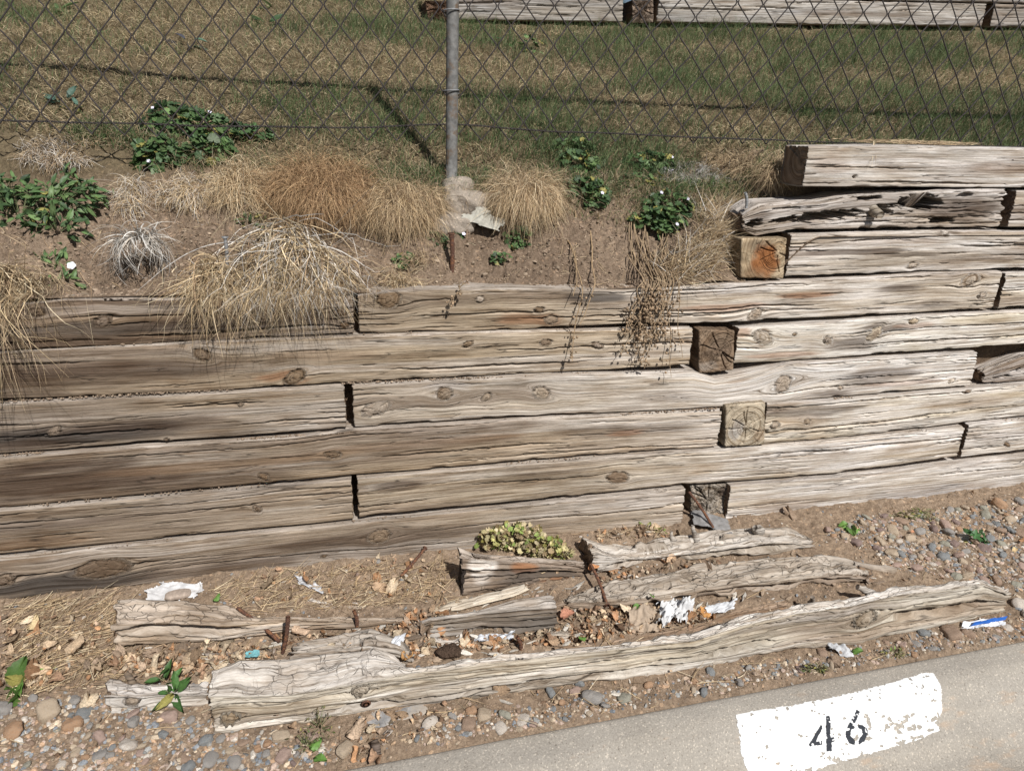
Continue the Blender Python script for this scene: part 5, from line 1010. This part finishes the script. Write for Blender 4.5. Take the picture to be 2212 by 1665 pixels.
def flat_rock(label, px, py, r, seed, mat, rot=0, h=.0, name='flat_stone'):
    c = strip_hit(px, py)+[0, 0, h]; V, F, G = blob((0, 0, 0), r, seed, 40, 3, .12, 20); a = rot; V = V@np.array([[math.cos(a), math.sin(a), 0], [-math.sin(a), math.cos(a), 0], [0, 0, 1]])+c
    o = mesh_np(name, V, F, G, mat); tag(o, label, 'stone'); return o
flat_rock('thin smooth grey slab under the front edge of the split log', 860, 1542, (.085, .035, .006), 4, STONE['grey'], .12, .004)
flat_rock('flat dusty stone resting on the white rag', 385, 1290, (.04, .022, .01), 5, make_plain('dusty', (.36, .29, .235), .9), .1, .012)
V, F, G = tube(np.array([G_(808, 1598, .03), G_(812, 1610, .02), G_(816, 1625, .004), G_(808, 1638, .0), G_(806, 1645, -.002)]), [.010, .012, .009, .007, .004], 14)
o = mesh_np('burnt_stick', V, F, G, M_WOOD, None, True, wood_attr(V, 5, (.14, .11, .09), 2)); tag(o, 'charred knobbly stick lying over the kerb edge', 'stick')

# ------------------------------------------------------------------ pebbles
SHAPES = {}
for mname in STONE:
    for v_ in range(3):
        r_ = np.random.default_rng(v_*17+len(mname)*5+ord(mname[0]))
        V, F, G = blob((0, 0, 0), (1, r_.uniform(.68, .9), r_.uniform(.42, .62)), v_+len(mname), 20, r_.uniform(2.0, 3.6), .20, 2.2)
        SHAPES[mname, v_] = mesh_np('pebble', V, F, G, STONE[mname], None, True, None, False)
def surf_strip(x, y): return strip_full(np.asarray(x, float), np.asarray(y, float))
def inpoly(px, py, poly): return bool(pip(np.array([px]), np.array([py]), poly)[0])
ZONES = [('on the dense pebble bed at right', [(1775, 1150), (1860, 1115), (2060, 1098), (2212, 1075), (2330, 1075), (2330, 1330), (2205, 1345), (2185, 1262), (2000, 1242), (1915, 1236), (1890, 1190)], 168, (.012, .030)),
         ('between long log and kerb', [(1700, 1420), (2180, 1335), (2240, 1330), (2240, 1372), (1700, 1462)], 16, (.008, .022)),
         ('between split log and kerb', [(900, 1560), (1700, 1425), (1700, 1465), (900, 1615)], 22, (.008, .020)),
         ('below the driftwood like log', [(0, 1520), (210, 1500), (440, 1560), (780, 1600), (700, 1650), (560, 1690), (0, 1690)], 56, (.010, .027)),
         ('at the foot of the wall', [(560, 1250), (960, 1190), (960, 1300), (560, 1300)], 7, (.008, .014))]
ADJ = {'grey': 'grey', 'blue_grey': 'slate blue', 'pink': 'pink', 'tan': 'tan', 'orange': 'rusty orange', 'white': 'whitish', 'purple': 'dark purple', 'brown': 'brown', 'green_grey': 'green grey'}
PEB = []; used_shapes = set(); placed = []; r_ = np.random.default_rng(5); keys = list(STONE)
PW = {0: [.13, .10, .17, .14, .10, .07, .06, .12, .11], 1: [.2, .16, .13, .12, .14, .08, .02, .1, .05]}
manual = [(1277, 1512, .034, 'grey'), (1348, 1506, .024, 'green_grey'), (1244, 1492, .020, 'pink'), (1252, 1478, .016, 'blue_grey'), (1270, 1460, .017, 'grey'), (1190, 1496, .019, 'blue_grey'), (1128, 1555, .022, 'white'), (1150, 1560, .016, 'pink'),
          (1045, 1548, .026, 'tan'), (1012, 1568, .026, 'brown'), (1018, 1543, .018, 'orange'), (930, 1568, .028, 'white'), (745, 1617, .028, 'tan'), (612, 1632, .024, 'pink'), (575, 1628, .012, 'grey'), (446, 1605, .022, 'blue_grey'), (365, 1556, .027, 'pink'),
          (290, 1568, .02, 'grey'), (183, 1541, .028, 'blue_grey'), (160, 1512, .024, 'grey'), (105, 1540, .034, 'tan'), (28, 1580, .032, 'orange'), (158, 1568, .030, 'orange'), (5, 1535, .026, 'grey'), (1650, 1488, .022, 'pink'), (1535, 1450, .018, 'blue_grey'), (1730, 1441, .018, 'purple'),
          (1775, 1412, .024, 'brown'), (2052, 1372, .038, 'brown'), (2090, 1372, .026, 'brown'), (2195, 1390, .03, 'tan'), (2152, 1378, .018, 'grey'), (1955, 1350, .012, 'tan'), (2125, 1187, .030, 'purple'), (2080, 1160, .022, 'grey')]
def put_stone(x, y, rr, mk_, zone, seedv):
    v_ = int(seedv*2.99); src = SHAPES[mk_, v_]
    if (mk_, v_) not in used_shapes: o = src; used_shapes.add((mk_, v_))
    else: o = src.copy(); COL.objects.link(o)
    o.location = (x, y, float(surf_strip(x, y))+rr*(.02+.26*r_.random())); o.scale = (rr, rr*r_.uniform(.72, 1.15), rr*r_.uniform(.75, 1.25))
    o.rotation_euler = (r_.normal()*.25, r_.normal()*.25, r_.uniform(0, 6.28))
    sz = 'small' if rr < .016 else 'medium' if rr < .024 else 'large'
    sh = 'flat' if o.scale[2]/rr < .88 else 'oblong' if o.scale[1]/rr < .85 else 'round'; px, py = proj(np.array([x, y, float(surf_strip(x, y))])); z_ = zone
    if z_ == ZONES[0][0]: z_ = 'in pebble bed '+('by the wall foot' if y > 2.12 else 'beside the long log' if y < 1.90 else 'at the right edge' if px > 2090 else 'near the flat log end' if px < 1960 else 'halfway to the wall')
    if z_ == ZONES[3][0]: z_ = ('below the split log end' if px > 430 else 'at the lower left picture edge' if px < 160 else 'under the driftwood like log')
    tag(o, f'{sz} {sh} {ADJ[mk_]} pebble {z_}', 'pebble', 'rounded pebbles on the ground'); o.name = 'pebble'; PEB.append((o, px))
def zone_of(px, py):
    for z in ZONES:
        if inpoly(px, py, z[1]): return z[0]
    return 'on the dirt near the kerb'
for (px, py, rr, mk_) in manual:
    p = strip_hit(px, py)
    if p[1] > 1.50+rr*.5: placed.append((p[0], p[1], rr)); put_stone(p[0], p[1], rr*.92, mk_, zone_of(px, py), r_.random())
LOGB = [(o.matrix_world.translation.x, 0) for o in []]
logboxes = []
for o in bpy.data.objects:
    if o.get('category') == 'rotten log' or o.name.startswith('wood_splinter'):
        co_ = np.empty(len(o.data.vertices)*3, np.float32); o.data.vertices.foreach_get('co', co_); co_ = co_.reshape(-1, 3)+np.array(o.location); logboxes.append(co_[::9])
LB = np.concatenate(logboxes)[:, :2]
LBg = set(map(tuple, np.floor(LB/.012).astype(int)))
def on_log(x, y): return (int(math.floor(x/.012)), int(math.floor(y/.012))) in LBg
for zi, (zone, pl, cnt, (ra, rb)) in enumerate(ZONES):
    pa = np.array(pl); k = 0; tries = 0
    while k < cnt and tries < 24000:
        tries += 1; px = r_.uniform(pa[:, 0].min(), pa[:, 0].max()); py = r_.uniform(pa[:, 1].min(), pa[:, 1].max())
        if not inpoly(px, py, pl): continue
        p = strip_hit(px, py); rr = ra+(rb-ra)*r_.random()**(1.3 if zi == 0 else 2.0)
        if p[1] < 1.50+rr*.8 or on_log(p[0], p[1]) or p[1] > 2.27: continue
        if any((p[0]-a)**2+(p[1]-b_)**2 < ((rr+c)*.84)**2 for a, b_, c in placed): continue
        placed.append((p[0], p[1], rr)); k += 1
        put_stone(p[0], p[1], rr, keys[r_.choice(9, p=PW[0 if zi == 0 else 1])], zone, r_.random())
for k_, o in SHAPES.items():
    if k_ not in used_shapes: bpy.data.objects.remove(o)

by = {}
for o, px in PEB: by.setdefault(o['label'], []).append((float(px), o))
ORD = ['first', 'second', 'third', 'fourth', 'fifth', 'sixth', 'seventh', 'eighth', 'ninth', 'tenth', 'eleventh', 'twelfth']
for lb, l_ in by.items():
    if len(l_) > 1:
        for i, (px, o) in enumerate(sorted(l_, key=lambda q_: q_[0])): o['label'] = lb+', '+ORD[min(i, 11)]+' from left'
# gravel and crumbs ----------------------------------------------------
ICO = None
def ico():
    t = (1+5**.5)/2; V = np.array([[-1, t, 0], [1, t, 0], [-1, -t, 0], [1, -t, 0], [0, -1, t], [0, 1, t], [0, -1, -t], [0, 1, -t], [t, 0, -1], [t, 0, 1], [-t, 0, -1], [-t, 0, 1]])/1.9
    F = np.array([[0, 11, 5], [0, 5, 1], [0, 1, 7], [0, 7, 10], [0, 10, 11], [1, 5, 9], [5, 11, 4], [11, 10, 2], [10, 7, 6], [7, 1, 8], [3, 9, 4], [3, 4, 2], [3, 2, 6], [3, 6, 8], [3, 8, 9], [4, 9, 5], [2, 4, 11], [6, 2, 10], [8, 6, 7], [9, 8, 1]]); return V, F
def grains(name, label, P, r, pal, seed, mat, cat):
    r_ = np.random.default_rng(seed); V0, F0 = ico(); n = len(P); sc = r_.uniform(.6, 1.25, (n, 1, 3))*r[:, None, None]*np.array([1, 1, .7]); a = r_.uniform(0, 6.28, n); V = V0[None]*(1+.25*r_.normal(size=(n, 12, 1)).clip(-1, 1))*sc
    x = V[..., 0]*np.cos(a)[:, None]-V[..., 1]*np.sin(a)[:, None]; y = V[..., 0]*np.sin(a)[:, None]+V[..., 1]*np.cos(a)[:, None]; V = np.stack([x, y, V[..., 2]], -1)+P[:, None]
    F = (F0[None]+(np.arange(n)*12)[:, None, None]).reshape(-1, 3); C = np.repeat(pick(pal, n, r_, .2)[:, None], 12, 1).reshape(-1, 3)
    o = mesh_np(name, V.reshape(-1, 3), None, F, mat, None, False, {'col': C}); return tag(o, label, cat, None, 'stuff')
M_GRAV = make_attr('gravel', .9, 0, 300, .3, .15, .0006)
def scatter_px(poly, n, seed, zf=None, ymax=2.28):
    r_ = np.random.default_rng(seed); pa = np.array(poly); px = r_.uniform(pa[:, 0].min(), pa[:, 0].max(), n*3); py = r_.uniform(pa[:, 1].min(), pa[:, 1].max(), n*3); m = pip(px, py, poly); px, py = px[m][:n], py[m][:n]
    D = CF[None]+CR[None]*((px-1106)/FPX)[:, None]+CU[None]*((832.5-py)/FPX)[:, None]; t = (-1.612-.145*1.49)/(D[:, 2]-.145*D[:, 1]); P = D*t[:, None]; P = P[(P[:, 1] > 1.505) & (P[:, 1] < ymax)]
    P[:, 2] = surf_strip(P[:, 0], P[:, 1]); return P
PB = 1.15*np.array([(.22, .215, .20), (.33, .25, .20), (.36, .29, .21), (.33, .22, .14), (.38, .34, .29), (.17, .18, .19), (.25, .19, .14)])
whole = [(-700, 1270), (3300, 960), (3300, 1180), (2500, 1330), (700, 1665), (560, 1720), (-700, 1880)]
P = np.concatenate([scatter_px(whole, 4200, 1), scatter_px(ZONES[0][1], 2600, 2), scatter_px(ZONES[3][1], 700, 3), scatter_px(ZONES[2][1], 900, 4), scatter_px(ZONES[1][1], 500, 5)])
r_ = np.random.default_rng(9); grains('gravel', 'fine mixed gravel strewn over the dirt strip', P, .0018+.0065*r_.random(len(P))**2.5, PB, 1, M_GRAV, 'gravel')
SC = np.array([(.26, .19, .135), (.32, .245, .175), (.20, .145, .10)])
P = scatter_px(whole, 26000, 11); x = r_.uniform(-1.6, 1.6, 22000); y = 2.40+.45*r_.random(22000)**1.3; Pb = np.stack([x, y, bank_z(x, y)], -1)
Pg = np.concatenate([scatter_px([(2200, 1075), (3100, 990), (3100, 1200), (2200, 1345)], 900, 101), scatter_px(ZONES[0][1], 1500, 102), scatter_px(ZONES[3][1], 700, 103), scatter_px(ZONES[2][1], 260, 104), scatter_px(ZONES[1][1], 160, 105)]); rg = np.random.default_rng(10)
grains('gravel', 'coarse pink, tan and grey gravel packed between the larger pebbles', Pg, .0045+.0065*rg.random(len(Pg))**1.5, PB*1.1, 4, M_GRAV, 'gravel')
# soil on the ledges of the courses
lx = r_.uniform(-1.3, 3.2, 9000); lk_ = r_.choice([1, 2, 3, 4, 5], 9000, p=[.05, .1, .42, .38, .05]); dn = vn(lx*3.2, lk_*3.3, 5)+.30*(lx < .3)-.2*(lx > .9)
zt_l = {1: poly([(0, 1204), (760, 1127), (1484, 1051), (2212, 985)], 2.3), 2: poly([(0, 1100), (762, 1031), (1480, 972), (2212, 905)], 2.31), 3: poly([(0, 985), (640, 942), (1563, 882), (2212, 828)], 2.33), 4: poly([(0, 870), (746, 830), (1500, 798), (2117, 757)], 2.34), 5: poly([(45, 756), (760, 722), (1500, 705), (2212, 669)], 2.36)}
LP = []
for k_ in range(1, 6):
    m = (lk_ == k_) & (dn > .62); xx = lx[m]; yy = YC(k_)+.006+.016*r_.random(m.sum()); LP.append(np.stack([xx, yy, zt_l[k_](xx)+.001+0*xx-.002], -1))
P = np.concatenate([P, Pb]+LP); grains('soil_crumbs', 'loose crumbs of dry brown soil on ground, ledges and bank', P, (.0012+.0050*r_.random(len(P))**3)*np.where(np.arange(len(P)) < len(P)-sum(map(len, LP)), 1, .7), SC, 2, M_GRAV, 'soil crumbs')

r_ = np.random.default_rng(44); n = 2600; x = r_.uniform(-1.4, 1.6, n); y = 2.40+.42*r_.random(n)**1.2; grains('soil_clods', 'loose earth clods clinging to the bare bank', np.stack([x, y, bank_z(x, y)], -1), .003+.009*r_.random(n)**3, SC*.9, 3, M_GRAV, 'soil clods')
wl = [([(240, 1400), (900, 1340), (1200, 1400), (900, 1440), (460, 1440)], 150), ([(980, 1290), (1900, 1190), (1900, 1260), (1200, 1400)], 150), ([(1250, 1150), (1500, 1140), (1500, 1200), (1280, 1240)], 40), (whole, 110)]
P = np.concatenate([scatter_px(a, b_, 90+i) for i, (a, b_) in enumerate(wl)]); P[:, 2] += .004; WD = np.array([(.44, .40, .34), (.32, .24, .17), (.20, .15, .11), (.52, .48, .42)])
r_ = np.random.default_rng(45); n = len(P); V0, F0 = ico(); a = r_.normal(.2, .5, n); L = r_.uniform(.008, .030, n); Q = V0[None]*(1+.3*r_.normal(size=(n, 12, 1)).clip(-1, 1))*np.stack([L, L*r_.uniform(.12, .35, n), L*r_.uniform(.06, .2, n)], -1)[:, None]
x = Q[..., 0]*np.cos(a)[:, None]-Q[..., 1]*np.sin(a)[:, None]; y = Q[..., 0]*np.sin(a)[:, None]+Q[..., 1]*np.cos(a)[:, None]; V = np.stack([x, y, Q[..., 2]+.15*x*r_.normal(size=(n, 1))], -1)+P[:, None]
o = mesh_np('wood_chips', V.reshape(-1, 3), None, (F0[None]+(np.arange(n)*12)[:, None, None]).reshape(-1, 3), M_GRAV, None, False, {'col': np.repeat(pick(WD, n, r_, .2)[:, None], 12, 1).reshape(-1, 3)}); tag(o, 'scattered chips and splinters of rotten wood among the logs', 'wood chips', None, 'stuff')
# leaf litter, needles on the ground -----------------------------------
LIT = np.array([(.34, .235, .15), (.42, .31, .205), (.26, .165, .105), (.46, .37, .26), (.34, .19, .10), (.30, .22, .155)])
lz = [([(245, 1412), (560, 1400), (600, 1425), (470, 1440), (455, 1462), (250, 1462)], 420), ([(0, 1330), (240, 1340), (240, 1460), (0, 1500)], 160), ([(560, 1385), (900, 1350), (1010, 1400), (860, 1420)], 200), ([(870, 1330), (960, 1322), (1000, 1350), (880, 1372)], 120),
      ([(1170, 1330), (1380, 1310), (1560, 1318), (1540, 1350), (1280, 1385), (1170, 1400)], 420), ([(1280, 1240), (1560, 1210), (1560, 1222), (1300, 1262)], 70), ([(860, 1395), (1340, 1360), (1340, 1385), (900, 1420)], 170), ([(560, 1220), (960, 1195), (970, 1300), (560, 1300)], 110), ([(1290, 1135), (1480, 1130), (1440, 1165), (1290, 1175)], 70), ([(780, 1560), (1000, 1530), (960, 1600), (760, 1650)], 60), (whole, 260)]
Ps = np.concatenate([scatter_px(a, b_, 30+i) for i, (a, b_) in enumerate(lz)]); n = len(Ps); Ps[:, 2] += r_.uniform(.002, .016, n)
V, F, C = [], [], []; b = 0
for k_ in range(6):
    I = np.arange(n) % 6 == k_; m = I.sum(); a = r_.uniform(0, 6.28, m); v, f, c = leaves('broad', Ps[I], unit(np.stack([.6*r_.normal(size=m), .6*r_.normal(size=m)-.2, np.ones(m)], -1)), np.stack([np.cos(a), np.sin(a), .3*r_.normal(size=m)], -1), r_.uniform(.010, .024, m)*(1+1.6*(r_.random(m) < .14)), pick(LIT, m, r_, .28), k_, 1.2)
    V.append(v); F.append(f+b); C.append(c); b += len(v)
o = mesh_np('leaf_litter', np.concatenate(V), None, np.concatenate(F), M_DEAD, None, True, {'col': np.concatenate(C)}); tag(o, 'drifts of small curled dead leaves among the rotten logs', 'leaf litter', None, 'stuff')
for (lb, px, py, sz, col, h, a) in [('curled orange brown leaf standing on the split log by the white heap', 880, 1416, .055, (.48, .27, .11), .03, .8), ('large crumpled tan leaf in the leaves beside the upright pointed spike', 648, 1362, .06, (.50, .36, .25), .03, .2),
    ('broad yellow tan leaf on the dirt at far left', 72, 1350, .055, (.60, .46, .26), .012, 1.2), ('reddish brown leaf at the right end of the sawn plank', 1225, 1328, .06, (.42, .20, .13), .02, .4), ('rust coloured leaf tucked behind the corky flat log', 1282, 1228, .045, (.50, .24, .11), .05, .2), ('rust brown leaf in the dry needles by the grey spike at right', 0, 0, 0, 0, 0, 0),
    ('folded brown leaf left of the brown paper wad', 1325, 1332, .045, (.45, .25, .14), .02, 2), ('big flat papery tan leaf below the split log, beside the grey slab', 770, 1578, .07, (.50, .37, .26), .012, .3), ('orange leaf on the pebbles beside the long pale log end', 1972, 1148, .02, (.55, .28, .16), .02, .2), ('golden leaf at the right edge of the pebble bed', 2192, 1188, .03, (.62, .46, .25), .03, .5)]:
    if sz: one_leaf(lb, px, py, sz, col, h, a, mat=M_DEAD, name='dead_leaf', cat='dead leaf')
NZ = [([(0, 1300), (250, 1290), (260, 1480), (0, 1520)], 900), ([(440, 1270), (960, 1210), (970, 1310), (500, 1330)], 750), ([(250, 1410), (600, 1400), (560, 1470), (250, 1480)], 130), ([(1250, 1130), (1470, 1120), (1440, 1170), (1290, 1170)], 110), ([(1180, 1330), (1560, 1310), (1300, 1390), (1180, 1400)], 110), (whole, 500), ([(870, 1500), (1700, 1400), (1700, 1460), (900, 1600)], 60)]
Pn = np.concatenate([scatter_px(a, b_, 60+i) for i, (a, b_) in enumerate(NZ)]); n = len(Pn); Pn[:, 2] += r_.uniform(.004, .014, n); a = r_.normal(.75, .8, n)
nb = ribbons(Pn, unit(np.stack([np.cos(a), np.sin(a), .12*r_.normal(size=n)], -1)), r_.uniform(.03, .12, n), np.full(n, .0022), pick(np.concatenate([BROWN*1.15, STRAW*1.1]), n, r_), 5, 0, .2, .3, 3, surf_strip)
x = r_.uniform(-1.5, 1.7, 900); y = r_.uniform(2.42, 2.8, 900); a = r_.uniform(0, 6.28, 900); Pk = np.stack([x, y, bank_z(x, y)+.004], -1)
nb2 = ribbons(Pk, unit(np.stack([np.cos(a), .2*np.sin(a)-.2, np.sin(a)], -1)), r_.uniform(.02, .09, 900), np.full(900, .0015), pick(STRAW, 900, r_), 5, 0, .8, .8, 4, bank_z)
straw_object('pine_needles', 'dry pine needles and bits of straw strewn over the dirt', 'pine needles', [nb, nb2], None, None, 'stuff')
# needles lying over the topmost timber
nx = onY(1890, 312, 2.46)
r_ = np.random.default_rng(3); n = 240; R_0 = np.stack([r_.uniform(1.95, 2.55, n), r_.uniform(2.50, 2.66, n), np.full(n, -.028)+r_.random(n)*.01], -1)
a = r_.uniform(-.6, .6, n); s1 = ribbons(R_0, unit(np.stack([np.cos(a), np.sin(a), .1*r_.normal(size=n)], -1)), r_.uniform(.04, .11, n), np.full(n, .0018), pick(BROWN*1.2, n, r_), 5, 0, .3, .4, 5, lambda x, y: np.where(y > 2.455, -.034, -9.))
s2 = ribbons(np.tile(nx+[0, .01, .012], (4, 1))+r_.normal(size=(4, 3))*.003, unit(np.array([[-.35, -.55, -.5], [-.28, -.6, -.45], [-.42, -.5, -.5], [-.2, -.6, -.4]])), np.array([.13, .12, .13, .09]), np.full(4, .0022), pick(STRAW, 4, r_), 5, 0, .6, .1, 6)
straw_object('pine_needles', 'orange pine needles lying along the topmost timber under the fence', 'pine needles', [s1, s2], None, None, 'stuff')

# ------------------------------------------------------------------ lawn grass
def lawn():
    r_ = np.random.default_rng(21); N_ = 430000; x = r_.uniform(-4.0, 8.6, N_); y = 2.6+(r_.random(N_)**1.25)*3.0
    lip = np.where(x < 1.6, fenceY(x)+.02+.20*sst(-.25, -.75, x), 2.62)
    keep = (y > lip-.05*r_.random(N_)) & (np.abs(x-.25*y) < .82*y+1.1) & ~((x > .62) & (y > 4.86) & (y < 5.12)); x, y = x[keep], y[keep]; n = len(x)
    g = fbm(x*1.5, y*2.2, 91, 4, .55)+.14*sst(1.6, 3.2, x)+.12*np.exp(-((x-1.15)/.35)**2)*sst(3.6, 3.0, y)+.05*sst(4.3, 4.8, y)-.03*sst(0, -1, x)
    isg = r_.random(n) < sst(.42, .68, g)*.60+.10
    z = bank_z(x, y); P = np.stack([x, y, z-.003], -1)
    d = np.where(isg[:, None], unit(np.stack([.35*r_.normal(size=n)+.1, .35*r_.normal(size=n)-.15, np.ones(n)], -1)), unit(np.stack([.9*r_.normal(size=n), .9*r_.normal(size=n)-.3, .55+.4*r_.random(n)], -1)))
    L = np.where(isg, r_.uniform(.030, .075, n)*(1+.9*(g-.5)), r_.uniform(.02, .055, n)); W = r_.uniform(.0016, .0032, n)
    G = np.array([(.085, .125, .05), (.105, .145, .055), (.07, .105, .045), (.14, .165, .075)]); S = np.array([(.40, .32, .19), (.33, .255, .145), (.47, .39, .25), (.27, .20, .12)])
    c = np.where(isg[:, None], pick(G, n, r_, .2), pick(S, n, r_, .2)); c = c*(.85+.6*fbm(x*9, y*12, 55, 2))[:, None]; V, F, C = ribbons(P, d, L*(.7+.9*fbm(x*6, y*7, 57, 2)), W, c*.85, 2, 0, .9, .5, 5, tipcol=c*1.2)
    return V, F, C
straw_object('lawn_grass', 'patchy lawn of green and straw coloured grass behind the fence', 'grass', [lawn()], None, M_GRASS, 'stuff')
# taller fringe at the lip of the bank
r_ = np.random.default_rng(31); n = 15000; x = r_.uniform(-.9, 1.75, n); y = fenceY(x)+.03+.07*r_.random(n)-.12*r_.random(n)**1.5+.20*sst(-.25, -.75, x); P = np.stack([x, y, bank_z(x, y)], -1)
c = np.where((r_.random(n) < .45+.2*np.sin(x*5))[:, None], pick(GREEN*1.1, n, r_, .2), pick(STRAW*.8, n, r_, .2))
straw_object('lip_grass', 'fringe of longer grass bending over the lip of the bank', 'grass', [ribbons(P, unit(np.stack([.4*r_.normal(size=n), -.35+.4*r_.normal(size=n), np.ones(n)], -1)), r_.uniform(.03, .10, n), np.full(n, .0019), c, 5, 0, 1.9, 1.0, 6)], None, M_GRASS, 'stuff')
